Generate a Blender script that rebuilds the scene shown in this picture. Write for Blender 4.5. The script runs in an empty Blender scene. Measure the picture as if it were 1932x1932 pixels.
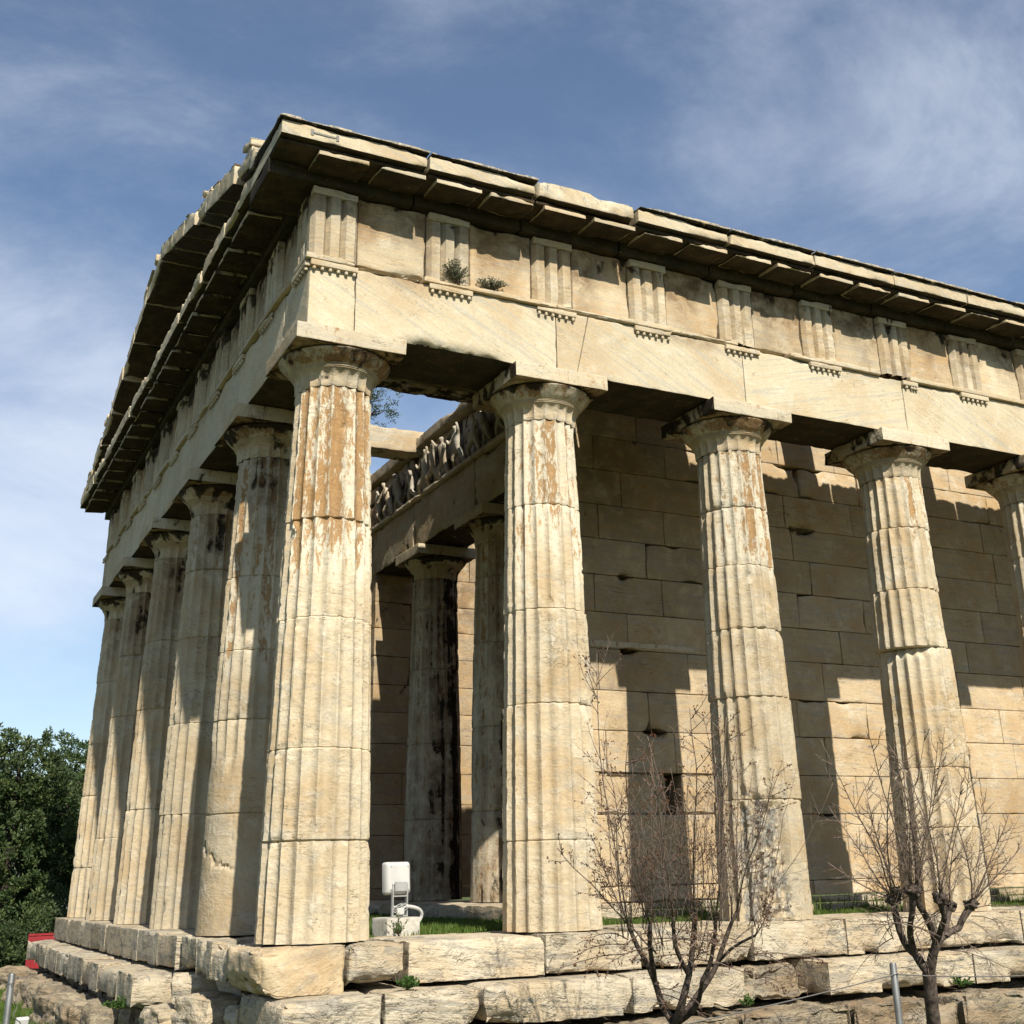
import bpy, bmesh, math, random
import numpy as np
from mathutils import Vector, Matrix

# ------------------------------------------------------------------ camera, sky, sun, exposure
S = bpy.context.scene
COL = S.collection
CAM = np.array([-3.483, -11.247, 0.509])
YAW, PIT, ROL, FPX, PCX, PCY = 1.08745, 0.36543, -0.02541, 2266.16, 1019.13, 781.78
fw = np.array([math.cos(PIT)*math.cos(YAW), math.cos(PIT)*math.sin(YAW), math.sin(PIT)])
rt = np.cross(fw, [0, 0, 1]); rt /= np.linalg.norm(rt); up = np.cross(rt, fw)
RR = rt*math.cos(ROL)+up*math.sin(ROL); UU = -rt*math.sin(ROL)+up*math.cos(ROL)
cd = bpy.data.cameras.new('camera'); cam = bpy.data.objects.new('camera', cd); COL.objects.link(cam)
cam.matrix_world = Matrix(((RR[0], UU[0], -fw[0], CAM[0]), (RR[1], UU[1], -fw[1], CAM[1]), (RR[2], UU[2], -fw[2], CAM[2]), (0, 0, 0, 1)))
cd.sensor_width = 36; cd.lens = 36*FPX/1932; cd.shift_x = -(PCX-966)/1932; cd.shift_y = (PCY-966)/1932
cd.clip_start = .1; cd.clip_end = 3000
S.camera = cam

SUN_TO = Vector((-0.11, -1.0, 0.92)).normalized()
SUN_EL = math.asin(SUN_TO.z); SUN_AZ = math.atan2(SUN_TO.x, SUN_TO.y)
sd = bpy.data.lights.new('sun', 'SUN'); sd.energy = 5.0; sd.angle = math.radians(.53); sd.color = (1, .95, .85)
sun = bpy.data.objects.new('sun', sd); COL.objects.link(sun)
sun.rotation_euler = SUN_TO.to_track_quat('Z', 'Y').to_euler(); sun.location = (-10, -40, 40)

W = bpy.data.worlds.new('World'); S.world = W; W.use_nodes = True
wn, wl = W.node_tree.nodes, W.node_tree.links
wn.clear()
def wnode(t, **k):
    n = wn.new(t)
    for a, b in k.items(): setattr(n, a, b)
    return n
sky = wnode('ShaderNodeTexSky', sky_type='NISHITA', sun_disc=False)
sky.sun_elevation = SUN_EL; sky.sun_rotation = SUN_AZ; sky.altitude = 100; sky.air_density = 1.0; sky.dust_density = .35; sky.ozone_density = 2.2
tc = wnode('ShaderNodeTexCoord')
def wnoise(rot, scl, scale, detail, rough, dist):
    m = wnode('ShaderNodeMapping'); m.inputs['Rotation'].default_value = rot; m.inputs['Scale'].default_value = scl
    wl.new(tc.outputs['Generated'], m.inputs['Vector'])
    n = wnode('ShaderNodeTexNoise'); n.inputs['Scale'].default_value = scale; n.inputs['Detail'].default_value = detail
    n.inputs['Roughness'].default_value = rough; n.inputs['Distortion'].default_value = dist
    wl.new(m.outputs[0], n.inputs['Vector']); return n.outputs['Fac']
def wmath(op, a, b=None, clamp=False):
    n = wnode('ShaderNodeMath', operation=op); n.use_clamp = clamp
    for i, v in enumerate((a, b)):
        if v is None: continue
        if isinstance(v, (int, float)): n.inputs[i].default_value = v
        else: wl.new(v, n.inputs[i])
    return n.outputs[0]
def wrange(v, a, b, c=0, d=1):
    n = wnode('ShaderNodeMapRange', interpolation_type='SMOOTHSTEP'); wl.new(v, n.inputs[0])
    for i, x in zip((1, 2, 3, 4), (a, b, c, d)): n.inputs[i].default_value = x
    return n.outputs[0]
def wblob(direction, lo, hi):            # a bank of cloud round one compass direction of the sky
    n = wnode('ShaderNodeVectorMath', operation='DOT_PRODUCT'); wl.new(tc.outputs['Generated'], n.inputs[0])
    n.inputs[1].default_value = Vector(direction).normalized(); return wrange(n.outputs['Value'], lo, hi)
SKYN = (wn, wl)
def wray(u, v): return fw+RR*(u-PCX)/FPX-UU*(v-PCY)/FPX
streak = wnoise((.3, .5, 1.0), (1.0, 1.6, 2.3), 2.6, 12, .66, .35)
broad = wnoise((.2, .1, .4), (1, 1, 1.9), 2.4, 6, .55, .3)
bankA = wblob(wray(1750, 40), .968, .999)
bankB = wmath('MULTIPLY', wblob(wray(-60, 800), .968, .994), wblob((0, 0, -1), -.52, -.38))
bankC = wblob(wray(1850, 230), .992, .9995)
cov = wmath('ADD', wmath('MULTIPLY', streak, .62), wmath('MULTIPLY', broad, .38))
cov = wmath('ADD', cov, wmath('MULTIPLY', bankA, .17))
cov = wmath('ADD', cov, wmath('MULTIPLY', bankB, .26))
cov = wmath('ADD', cov, wmath('MULTIPLY', bankC, .06))
cmask = wmath('ADD', wmath('MULTIPLY', wrange(cov, .44, .95), .78), .035)
mixc = wnode('ShaderNodeMix', data_type='RGBA'); wl.new(cmask, mixc.inputs['Factor'])
hsv = wnode('ShaderNodeHueSaturation'); hsv.inputs['Saturation'].default_value = 1.03; hsv.inputs['Value'].default_value = 1.0; wl.new(sky.outputs[0], hsv.inputs['Color']); wl.new(hsv.outputs[0], mixc.inputs[6]); mixc.inputs[7].default_value = (6.9, 7.4, 8.3, 1)
bg = wnode('ShaderNodeBackground'); bg.inputs['Strength'].default_value = .088
wl.new(mixc.outputs[2], bg.inputs['Color'])
wo = wnode('ShaderNodeOutputWorld'); wl.new(bg.outputs[0], wo.inputs['Surface'])
S.view_settings.view_transform = 'Standard'; S.view_settings.look = 'None'
S.view_settings.exposure = 0.55; S.view_settings.gamma = 1; S.view_settings.use_curve_mapping = False
S.render.engine = 'CYCLES'; S.cycles.max_bounces = 6; S.cycles.diffuse_bounces = 2; S.cycles.glossy_bounces = 2

# ------------------------------------------------------------------ helpers
rnd = random.Random(7)
RNG = np.random.default_rng(11)
def ray(u, v):
    return fw+RR*(u-PCX)/FPX-UU*(v-PCY)/FPX
def at(u, v, depth):
    return CAM+ray(u, v)*depth
def _h(i, j, k, s):
    h = (i*374761393+j*668265263+k*2147483647+s*1274126177) & 0xffffffff
    h = ((h ^ (h >> 13))*1274126177) & 0xffffffff
    h = ((h ^ (h >> 16))*2246822519) & 0xffffffff
    return ((h >> 8) & 0xffff)/32767.5-1
def vnoise(P, s):
    I = np.floor(P).astype(np.int64); f = P-I; u = f*f*f*(f*(f*6-15)+10)
    i, j, k = I[:, 0], I[:, 1], I[:, 2]; out = 0
    for a in (0, 1):
        wa = u[:, 0] if a else 1-u[:, 0]
        for b in (0, 1):
            wb = wa*(u[:, 1] if b else 1-u[:, 1])
            for c in (0, 1):
                out = out+wb*(u[:, 2] if c else 1-u[:, 2])*_h(i+a, j+b, k+c, s)
    return out
def fbm(P, scale, octv=3, seed=0):
    P = np.asarray(P, float)*np.asarray(scale, float)+seed*7.31+13.7; o = 0; a = 1; t = 0
    for n in range(octv):
        o = o+a*vnoise(P*(2.03**n), seed+n*17); t += a; a *= .5
    return o/t*1.35
def sm(x, a, b):
    t = np.clip((x-a)/(b-a), 0, 1); return t*t*(3-2*t)

class MB:
    def __init__(s): s.V = []; s.F = []; s.n = 0; s.A = {}; s.M = []
    def add(s, V, F, attrs=None, mi=0):
        V = np.asarray(V, float); s.V.append(V)
        for f in F:
            f = np.asarray(f, np.int64)
            if len(f): s.F.append(f+s.n); s.M.append(np.full(len(f), mi))
        for k, a in (attrs or {}).items():
            s.A.setdefault(k, []).append((s.n, np.broadcast_to(np.asarray(a, float), (len(V),))))
        s.n += len(V)
    def build(s, name, mat, parent=None, angle=35, smooth=True):
        me = bpy.data.meshes.new(name)
        V = np.concatenate(s.V) if s.V else np.zeros((0, 3))
        loops = np.concatenate([f.ravel() for f in s.F]); cnt = np.concatenate([np.full(len(f), f.shape[1]) for f in s.F])
        me.vertices.add(len(V)); me.vertices.foreach_set('co', V.astype(np.float32).ravel())
        me.loops.add(len(loops)); me.loops.foreach_set('vertex_index', loops.astype(np.int32))
        me.polygons.add(len(cnt)); me.polygons.foreach_set('loop_start', (np.cumsum(cnt)-cnt).astype(np.int32))
        try: me.polygons.foreach_set('loop_total', cnt.astype(np.int32))
        except Exception: pass
        mats = mat if isinstance(mat, (list, tuple)) else [mat]
        for m in mats: me.materials.append(m)
        me.polygons.foreach_set('material_index', np.concatenate(s.M).astype(np.int32))
        me.polygons.foreach_set('use_smooth', np.full(len(cnt), smooth))
        for k, L in s.A.items():
            a = np.zeros(len(V), np.float32)
            for o, x in L: a[o:o+len(x)] = x
            me.attributes.new(k, 'FLOAT', 'POINT').data.foreach_set('value', a)
        me.update(calc_edges=True); me.validate()
        if smooth and angle < 179: me.set_sharp_from_angle(angle=math.radians(angle))
        o = bpy.data.objects.new(name, me); COL.objects.link(o)
        if parent is not None: o.parent = parent
        return o

def tag(o, label=None, cat=None, group=None, kind=None):
    if label: o['label'] = label
    if cat: o['category'] = cat
    if group: o['group'] = group
    if kind: o['kind'] = kind
    return o
def empty(name, label, cat, loc=(0, 0, 0), group=None):
    o = bpy.data.objects.new(name, None); COL.objects.link(o); o.location = loc; o.empty_display_size = .2
    return tag(o, label, cat, group)

# frames: local (s along, d outward, z) -> world
SOUTH = ('S', lambda V: np.stack([V[:, 0], -V[:, 1], V[:, 2]], 1), True)
WEST = ('W', lambda V: np.stack([-V[:, 1], V[:, 0], V[:, 2]], 1), False)
NORTH = ('N', lambda V: np.stack([V[:, 0], 12.575+V[:, 1], V[:, 2]], 1), False)
PLAIN = ('P', lambda V: V, False)

def lattice(a, b, res, hug=False):
    L = []
    for i in range(3):
        l = np.linspace(a[i], b[i], max(1, int(math.ceil((b[i]-a[i])/(res[i] if hasattr(res, '__len__') else res))))+1)
        if hug and b[i]-a[i] > .05:
            l = l[(l < a[i]+1e-9) | (l > b[i]-1e-9) | ((l > a[i]+.026) & (l < b[i]-.026))]
            l = np.sort(np.concatenate([l, [a[i]+.006, a[i]+.016, b[i]-.016, b[i]-.006]]))
        L.append(l)
    n = [len(l) for l in L]
    X, Y, Z = np.meshgrid(*L, indexing='ij')
    m = np.zeros(n, bool); m[0] = m[-1] = True; m[:, 0] = m[:, -1] = True; m[:, :, 0] = m[:, :, -1] = True
    idx = -np.ones(n, np.int64); idx[m] = np.arange(m.sum())
    V = np.stack([X[m], Y[m], Z[m]], 1); F = []
    def q(a2, flip):
        f = np.stack([a2[:-1, :-1].ravel(), a2[1:, :-1].ravel(), a2[1:, 1:].ravel(), a2[:-1, 1:].ravel()], 1)
        F.append(f[:, ::-1] if flip else f)
    q(idx[0], True); q(idx[-1], False); q(idx[:, 0], False); q(idx[:, -1], True); q(idx[:, :, 0], True); q(idx[:, :, -1], False)
    return V, np.concatenate(F)

def block(mb, a, b, frame=PLAIN, res=.05, rnd_=.006, chip=.03, rough=.003, seed=0, cr=.05, thr=.15, cs=2.2, shear=None, attrs=None, mi=0, big=0, bs=1.2, vj=1.0, dmg=None):
    """a weathered stone block: rounded, chipped arrises, slightly uneven faces"""
    a = np.array(a, float); b = np.array(b, float)
    V, F = lattice(a, b, res, np.min(res) < .066)
    N = np.zeros_like(V); D = []
    ce = []
    for i in range(3):
        dl = V[:, i]-a[i]; dh = b[i]-V[:, i]
        D += [dl, dh]
        wl_, wh = np.exp(-dl/cr), np.exp(-dh/cr)
        N[:, i] = wh-wl_
    Ds = np.sort(np.stack([np.minimum(D[0], D[1]), np.minimum(D[2], D[3]), np.minimum(D[4], D[5])], 1), 1)
    e = np.exp(-Ds[:, 1]/cr); e0 = np.exp(-Ds[:, 1]/.008)
    Pn = V+seed*3.1
    c = np.maximum(0, fbm(Pn, cs, 3, seed)-thr)
    fine = np.maximum(0, fbm(Pn, 9, 2, seed+5)-.1)
    amp = e0*rnd_+e*(chip*c*2.2+chip*.35*fine)
    if big: amp = amp+big*np.maximum(0, fbm(Pn, bs, 2, seed+9)-.12)*np.exp(-Ds[:, 1]/(cr*3))
    if vj != 1.0:
        A3 = np.stack([np.minimum(D[0], D[1]), np.minimum(D[2], D[3]), np.minimum(D[4], D[5])], 1); amp = amp*np.where(A3[:, 2] >= A3.max(1)-1e-9, vj, 1.0)
    if dmg is not None: amp = amp+dmg(V)*np.exp(-Ds[:, 1]/.10)*(.6+.8*np.maximum(0, fbm(Pn, 7, 3, seed+21)+.3))
    lim = .48*np.min(b-a)
    V2 = V-N*np.minimum(amp, lim)[:, None]
    face = np.zeros_like(V)
    for i in range(3):
        face[:, i] = np.where(D[2*i+1] < 1e-6, 1, 0)-np.where(D[2*i] < 1e-6, 1, 0)
    V2 = V2+face*(rough*fbm(Pn, 5, 3, seed+3)-rough)[:, None]
    if shear is not None: V2 = shear(V2)
    wear = np.clip(amp/.05, 0, 1)
    at_ = {'wear': wear}
    if attrs is not None:
        for k, f in attrs.items(): at_[k] = f(V2, face) if callable(f) else f
    W_ = frame[1](V2)
    mb.add(W_, [F[:, ::-1] if frame[2] else F], at_, mi)

# ------------------------------------------------------------------ materials
def newmat(name):
    m = bpy.data.materials.new(name); m.use_nodes = True; nt = m.node_tree; nt.nodes.clear()
    return m, nt
class NT:
    def __init__(s, nt): s.nt = nt
    def n(s, t, **k):
        x = s.nt.nodes.new(t)
        for a, b in k.items(): setattr(x, a, b)
        return x
    def l(s, a, b): s.nt.links.new(a, b)
    def put(s, sock, v):
        if isinstance(v, bpy.types.NodeSocket): s.l(v, sock)
        else: sock.default_value = v
    def math(s, op, a, b=0.0, clamp=False):
        x = s.n('ShaderNodeMath', operation=op); x.use_clamp = clamp; s.put(x.inputs[0], a); s.put(x.inputs[1], b); return x.outputs[0]
    def rng(s, v, a, b, c=0.0, d=1.0):
        x = s.n('ShaderNodeMapRange', interpolation_type='SMOOTHSTEP'); s.put(x.inputs[0], v)
        for i, y in zip((1, 2, 3, 4), (a, b, c, d)): x.inputs[i].default_value = y
        return x.outputs[0]
    def mix(s, f, a, b, mode='MIX'):
        x = s.n('ShaderNodeMix', data_type='RGBA', blend_type=mode); s.put(x.inputs[0], f)
        s.put(x.inputs[6], a if isinstance(a, bpy.types.NodeSocket) else (*a, 1)); s.put(x.inputs[7], b if isinstance(b, bpy.types.NodeSocket) else (*b, 1)); return x.outputs[2]
    def noise(s, vec, scale, detail=4, rough=.55, dist=0.0, mapping=None):
        if mapping:
            m = s.n('ShaderNodeMapping', vector_type='TEXTURE'); m.inputs['Rotation'].default_value = mapping[0]; m.inputs['Scale'].default_value = [1/q for q in mapping[1]]; s.l(vec, m.inputs['Vector']); vec = m.outputs[0]
        x = s.n('ShaderNodeTexNoise'); s.l(vec, x.inputs['Vector']); x.inputs['Scale'].default_value = scale; x.inputs['Detail'].default_value = detail
        x.inputs['Roughness'].default_value = rough; x.inputs['Distortion'].default_value = dist; return x.outputs['Fac']
    def attr(s, name): return s.n('ShaderNodeAttribute', attribute_name=name).outputs['Fac']

def stone(name, base=(.475, .395, .27), tan=(.40, .295, .17), grey=(.32, .305, .26), pale=(.57, .51, .395), vein=((0, 0, 0), (1, 1, 7)), veinamt=.45, bump=.35, greyamt=.35, rough_pit=.0, patcol=(.275, .138, .045)):
    m, nt = newmat(name); t = NT(nt)
    P = t.n('ShaderNodeNewGeometry').outputs['Position']
    oi = t.n('ShaderNodeObjectInfo').outputs['Random']
    off = t.n('ShaderNodeVectorMath', operation='MULTIPLY_ADD'); cx = t.n('ShaderNodeCombineXYZ'); 
    for i in range(3): t.l(oi, cx.inputs[i])
    t.l(cx.outputs[0], off.inputs[0]); off.inputs[1].default_value = (17, 9, 5); t.l(P, off.inputs[2]); Q = off.outputs[0]
    nbig = t.noise(Q, 1.1, 4, .6, .4); nmid = t.noise(Q, 4.5, 6, .66, .3); nfine = t.noise(P, 34, 4, .7)
    nv = t.noise(Q, 1.9, 5, .62, .9, mapping=vein); nv2 = t.noise(Q, 5.5, 4, .6, .5, mapping=vein)
    c = t.mix(t.rng(nbig, .38, .66), base, tan)
    c = t.mix(t.math('MULTIPLY', t.rng(nmid, .48, .72), .55), c, pale)
    c = t.mix(t.math('MULTIPLY', t.rng(nv, .51, .60), veinamt), c, grey)
    c = t.mix(t.math('MULTIPLY', t.rng(nv2, .53, .62), veinamt*.8), c, tan)
    # weathered, freshly broken edges are paler
    wear = t.attr('wear')
    c = t.mix(t.math('MULTIPLY', t.math('MULTIPLY', wear, t.rng(nmid, .4, .6)), .45), c, pale)
    # ochre patina that flakes off in vertical patches
    pat = t.attr('patina'); npv = t.noise(Q, 1.0, 7, .80, .30, mapping=((0, 0, 0), (15, 15, 5.2)))
    pf = t.rng(t.math('ADD', pat, t.math('MULTIPLY', t.math('SUBTRACT', npv, .5), 2.7)), .44, .64)
    pcol = t.mix(t.rng(npv, .35, .75), (patcol[0]*.78, patcol[1]*.78, patcol[2]*.8), (patcol[0]*1.4, patcol[1]*1.65, patcol[2]*2.1))
    c = t.mix(t.math('MULTIPLY', pf, .84), c, pcol)
    fl = t.math('MULTIPLY', t.rng(pat, .12, .4), t.math('SUBTRACT', 1.0, pf)); c = t.mix(t.math('MULTIPLY', fl, .60), c, (pale[0]*1.06, pale[1]*1.08, pale[2]*1.08))
    st = t.attr('stain_shade'); c = t.mix(t.math('MULTIPLY', t.math('MULTIPLY', st, t.rng(nmid, .25, .62)), .9, True), c, t.mix(t.rng(nbig, .4, .62), (.10, .055, .024), (.19, .115, .055)))  # brown staining, also shade painted into the upper wall and metope tops
    # grey lichen
    li = t.attr('lichen'); nl = t.noise(Q, 6, 5, .7, .2)
    lf = t.rng(t.math('ADD', li, t.math('MULTIPLY', t.math('SUBTRACT', nl, .5), 1.7)), .45, .68)
    c = t.mix(t.math('MULTIPLY', lf, .85), c, t.mix(t.rng(nfine, .4, .62), (.13, .125, .11), (.33, .32, .28)))
    # painted shade of porch, frieze and capitals, and black gypsum crust
    cr = t.attr('crust_shade'); nc = t.noise(Q, 2.6, 5, .66, .5, mapping=((0, 0, 0), (1.3, 1.3, .9)))
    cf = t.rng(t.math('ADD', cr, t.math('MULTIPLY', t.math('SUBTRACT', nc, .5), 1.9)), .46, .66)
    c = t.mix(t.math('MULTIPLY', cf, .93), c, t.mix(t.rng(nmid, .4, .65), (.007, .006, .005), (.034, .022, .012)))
    ck = t.noise(Q, 2.3, 5, .6, 1.2, mapping=vein); ckm = t.rng(t.noise(Q, 1.7, 2, .5), .50, .62)
    crk = t.math('MULTIPLY', t.rng(t.math('ABSOLUTE', t.math('SUBTRACT', ck, .5)), .010, .003), ckm)
    c = t.mix(t.math('MULTIPLY', crk, .75), c, (.10, .07, .04))
    spots = t.math('MULTIPLY', t.rng(t.noise(P, 17, 3, .6), .66, .72), .55); c = t.mix(spots, c, (.20, .14, .08))
    val = t.math('ADD', t.math('MULTIPLY', nfine, .44), .78); tint = t.math('ADD', t.attr('tint'), t.math('ADD', .93, t.math('MULTIPLY', oi, .14)))
    hs = t.n('ShaderNodeHueSaturation'); t.l(c, hs.inputs['Color']); t.l(t.math('MULTIPLY', val, tint), hs.inputs['Value'])
    vor = t.n('ShaderNodeTexVoronoi'); t.l(P, vor.inputs['Vector']); vor.inputs['Scale'].default_value = 26
    pit = t.math('MULTIPLY', t.rng(vor.outputs['Distance'], .0, .32), 1.0)
    pitm = t.rng(nmid, .52, .66)
    h = t.math('ADD', t.math('MULTIPLY', nfine, .55), t.math('MULTIPLY', nmid, 1.6))
    nm2 = t.noise(Q, 13, 4, .65, .2); h = t.math('ADD', h, t.math('ADD', t.math('MULTIPLY', nv2, .9), t.math('MULTIPLY', nm2, 1.1)))
    h = t.math('ADD', h, t.math('MULTIPLY', t.math('MULTIPLY', pit, pitm), .5+rough_pit))
    h = t.math('SUBTRACT', t.math('SUBTRACT', h, t.math('MULTIPLY', pf, .25)), t.math('MULTIPLY', crk, 1.0))
    bm = t.n('ShaderNodeBump'); bm.inputs['Strength'].default_value = bump; bm.inputs['Distance'].default_value = .02; t.l(h, bm.inputs['Height'])
    b = t.n('ShaderNodeBsdfPrincipled'); t.l(hs.outputs[0], b.inputs['Base Color']); b.inputs['Roughness'].default_value = .92
    b.inputs['Specular IOR Level'].default_value = .06; t.l(bm.outputs[0], b.inputs['Normal'])
    o = t.n('ShaderNodeOutputMaterial'); t.l(b.outputs[0], o.inputs['Surface'])
    return m
def simple(name, col, rough=.6, metal=0.0, var=.2, scale=12, bump=.1, spec=.4, col2=None):
    m, nt = newmat(name); t = NT(nt)
    P = t.n('ShaderNodeNewGeometry').outputs['Position']; n = t.noise(P, scale, 5, .6)
    c2 = col2 or tuple(x*(1-var) for x in col)
    c = t.mix(t.rng(n, .35, .68), col, c2)
    b = t.n('ShaderNodeBsdfPrincipled'); t.l(c, b.inputs['Base Color']); b.inputs['Roughness'].default_value = rough; b.inputs['Metallic'].default_value = metal
    b.inputs['Specular IOR Level'].default_value = spec
    bm = t.n('ShaderNodeBump'); bm.inputs['Strength'].default_value = bump; bm.inputs['Distance'].default_value = .01; t.l(n, bm.inputs['Height']); t.l(bm.outputs[0], b.inputs['Normal'])
    o = t.n('ShaderNodeOutputMaterial'); t.l(b.outputs[0], o.inputs['Surface']); return m
def leafmat(name, col, col2, trans=.25):
    m, nt = newmat(name); t = NT(nt)
    P = t.n('ShaderNodeNewGeometry').outputs['Position']; n = t.noise(P, 1.6, 4, .6); n2 = t.attr('shade')
    c = t.mix(t.rng(t.math('ADD', n, t.math('MULTIPLY', n2, .3)), .4, .8), col, col2)
    d = t.n('ShaderNodeBsdfPrincipled'); t.l(c, d.inputs['Base Color']); d.inputs['Roughness'].default_value = .6; d.inputs['Specular IOR Level'].default_value = .25
    tr = t.n('ShaderNodeBsdfTranslucent'); t.l(c, tr.inputs['Color']); mx = t.n('ShaderNodeMixShader'); mx.inputs[0].default_value = trans
    t.l(d.outputs[0], mx.inputs[1]); t.l(tr.outputs[0], mx.inputs[2])
    o = t.n('ShaderNodeOutputMaterial'); t.l(mx.outputs[0], o.inputs['Surface']); return m

Rd = math.radians
M_COL = stone('column_marble', vein=((0, Rd(5), 0), (1.3, 1.3, 4.2)), veinamt=.28, bump=.40)
ARC = dict(base=(.50, .425, .295), tan=(.44, .34, .21), grey=(.35, .335, .28), veinamt=.55, bump=.22)
M_ARC = stone('architrave_marble', vein=((0, Rd(27), 0), (.45, 2.5, 10)), **ARC)
M_ARC2 = stone('architrave_marble_level', vein=((0, Rd(-13), 0), (.45, 2.5, 9)), **ARC)
M_MET = stone('metope_marble', base=(.49, .40, .265), tan=(.42, .285, .15), grey=(.36, .33, .27), veinamt=.45, bump=.3, vein=((0, Rd(2), 0), (.5, 1, 9)))
M_OCH = stone('ochre_marble', base=(.49, .385, .24), tan=(.43, .30, .165), grey=(.25, .22, .17), pale=(.58, .50, .38), veinamt=.42, bump=.5, vein=((0, Rd(-20), 0), (.8, .8, 4)))
M_BLK = stone('block_marble', veinamt=.4, bump=.3, vein=((0, Rd(2), 0), (.8, .8, 6)))
M_WALL = stone('wall_marble', base=(.495, .385, .245), tan=(.42, .29, .155), vein=((0, Rd(3), 0), (.8, .8, 6)), veinamt=.40, bump=.32)
M_STEP = stone('step_marble', base=(.475, .41, .30), tan=(.41, .32, .205), grey=(.20, .19, .165), vein=((0, Rd(5), 0), (.8, .8, 6)), veinamt=.6, bump=.85, rough_pit=.5)
M_PORO = stone('poros_stone', base=(.30, .25, .17), tan=(.25, .18, .11), grey=(.13, .12, .10), pale=(.42, .36, .27), veinamt=.6, bump=.9, rough_pit=1.0)
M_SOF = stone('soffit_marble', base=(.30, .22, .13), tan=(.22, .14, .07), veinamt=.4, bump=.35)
# ------------------------------------------------------------------ temple: one thing, many parts
temple = empty('temple', 'weathered cream marble temple with fluted columns, triglyph frieze and jagged cornice', 'temple')
FX = [0, 2.413]+[2.413+2.583*i for i in range(1, 6)]
WY = [0, 2.413, 4.996, 7.579, 10.162, 12.575]
HC = 5.713

def ring_surface(R, Z, TH, x, y, ox=0, oy=0):
    nz, nt = R.shape
    V = np.stack([x+ox+R*np.cos(TH), y+oy+R*np.sin(TH), Z], 2).reshape(-1, 3)
    i = np.arange(nz*nt).reshape(nz, nt); j = np.roll(i, -1, 1)
    F = np.stack([i[:-1].ravel(), j[:-1].ravel(), j[1:].ravel(), i[1:].ravel()], 1)
    return V, F
def column(x, y, seed, dz=.03, spf=8, joints=(), name='column', label=None, zb=0.0, H=HC, r0=.505, r1=.395, patina=None, crust_shade=None, fl=None, dent=None, cham=.012, shift=1.0, nchip=16, lich=None, offs=None):
    """Doric column: shaft mesh with drums, echinus and abacus as sub-parts"""
    rs = np.random.default_rng(seed*13+1)
    zt = zb+(5.165 if H == HC else H-.53)
    nt = 20*spf; nz = int((zt-zb)/dz)+1
    zs = np.linspace(zb, zt, nz)
    js = np.array(sorted(joints))
    for J in js:                                              # rings that hug each drum joint
        zs = np.concatenate([zs[np.abs(zs-J) > .012], [J-.011, J-.004, J+.004, J+.011]])
    zs = np.sort(zs); nz = len(zs)
    th = np.linspace(0, 2*math.pi, nt, endpoint=False)
    TH, Z = np.meshgrid(th, zs)
    h = (Z-zb)/(zt-zb)
    base = r0+(r1-r0)*h+.012*np.sin(math.pi*h)
    rot = np.zeros(nz); ox = np.zeros(nz); oy = np.zeros(nz)
    di = np.searchsorted(js, zs) if len(js) else np.zeros(nz, int)
    dr = rs.normal(0, .012*shift, len(js)+1); dx = rs.normal(0, .0045*shift, len(js)+1); dy = rs.normal(0, .0045*shift, len(js)+1); dt = rs.uniform(-.09, .06, len(js)+1)
    for k_, (a_, b_, c_) in (offs or {}).items(): dx[k_], dy[k_], dr[k_] = a_, b_, c_
    tf = ((TH+dr[di][:, None])*20/(2*math.pi)) % 1.0
    P = np.stack([x+base*np.cos(TH), y+base*np.sin(TH), Z], 2).reshape(-1, 3)
    n1 = fbm(P, (2.2, 2.2, 1.5), 3, seed).reshape(TH.shape); n2 = fbm(P, 7, 3, seed+1).reshape(TH.shape); n3 = fbm(P, 21, 2, seed+2).reshape(TH.shape)
    dep = (.057-.016*h)*(1 if fl is None else fl(TH, Z, x, y))*(1-.18*np.clip(n1, 0, 1))
    end = sm(Z, zt+.0, zt-.0)
    flute = dep*(1-(2*tf-1)**2)
    ar = np.exp(-np.minimum(tf, 1-tf)/.07)                    # arris neighbourhood
    chip = ar*(.002+.016*np.maximum(0, n2-.05)+.018*np.maximum(0, n3-.15))
    R = base-flute-chip-.003*(n2+1)*.5-.03*np.maximum(0, n1-.66)
    wear = np.clip(chip/.012, 0, 1)
    if len(js):
        D = np.min(np.abs(Z[:, :, None]-js[None, None, :]), 2)
        jn = .5+.9*np.clip(n2+.3, 0, 1.4)
        R = R-np.where(D < .006, .008, 0)-.55*cham*jn*np.exp(-D/.012)-.07*np.maximum(0, n2-.42)*np.exp(-D/.05)
        wear = np.maximum(wear, np.exp(-D/.02)*np.clip(n2+.3, 0, 1))
    bk = np.zeros_like(R)
    for q in range(nchip):                                    # breaks and knocked-off arrises
        c0, z0_, rr_ = rs.uniform(-3.4, -.2), (rs.choice(js)+rs.uniform(-.06, .06)) if len(js) and rs.random() < .45 else rs.uniform(zb+.1, zt-.4), rs.uniform(.03, .10)
        du = ((TH-c0+math.pi) % (2*math.pi)-math.pi)*base; ds = np.sqrt(du**2*rs.uniform(.8, 2.5)+(Z-z0_)**2)/rr_+.55*n2+.3*n3
        bk = np.maximum(bk, rs.uniform(.014, .034)*sm(ds, 1.0, .62))
    R = R-np.maximum(0, bk-flute*.55); wear = np.maximum(wear, bk/.03)
    if dent is not None: R = R-dent(TH, Z, x, y, n1, n2, n3)
    V, F = ring_surface(R, Z, TH, x, y, dx[di][:, None], dy[di][:, None])
    at_ = {'wear': np.clip(wear, 0, 1).ravel(), 'tint': (dt[di][:, None]+.05*n1).ravel(), 'lichen': (.10+.20*n1+(lich(TH, Z, n1, n2) if lich else 0)).ravel()}
    if patina is not None: at_['patina'] = (patina(TH, Z)-.20*np.exp(-np.minimum(tf, 1-tf)/.08)-.08+.15*np.sin(np.floor((TH+dr[di][:, None])*20/(2*math.pi))*2.4)*sm(Z, 2, 4)).ravel()
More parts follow.
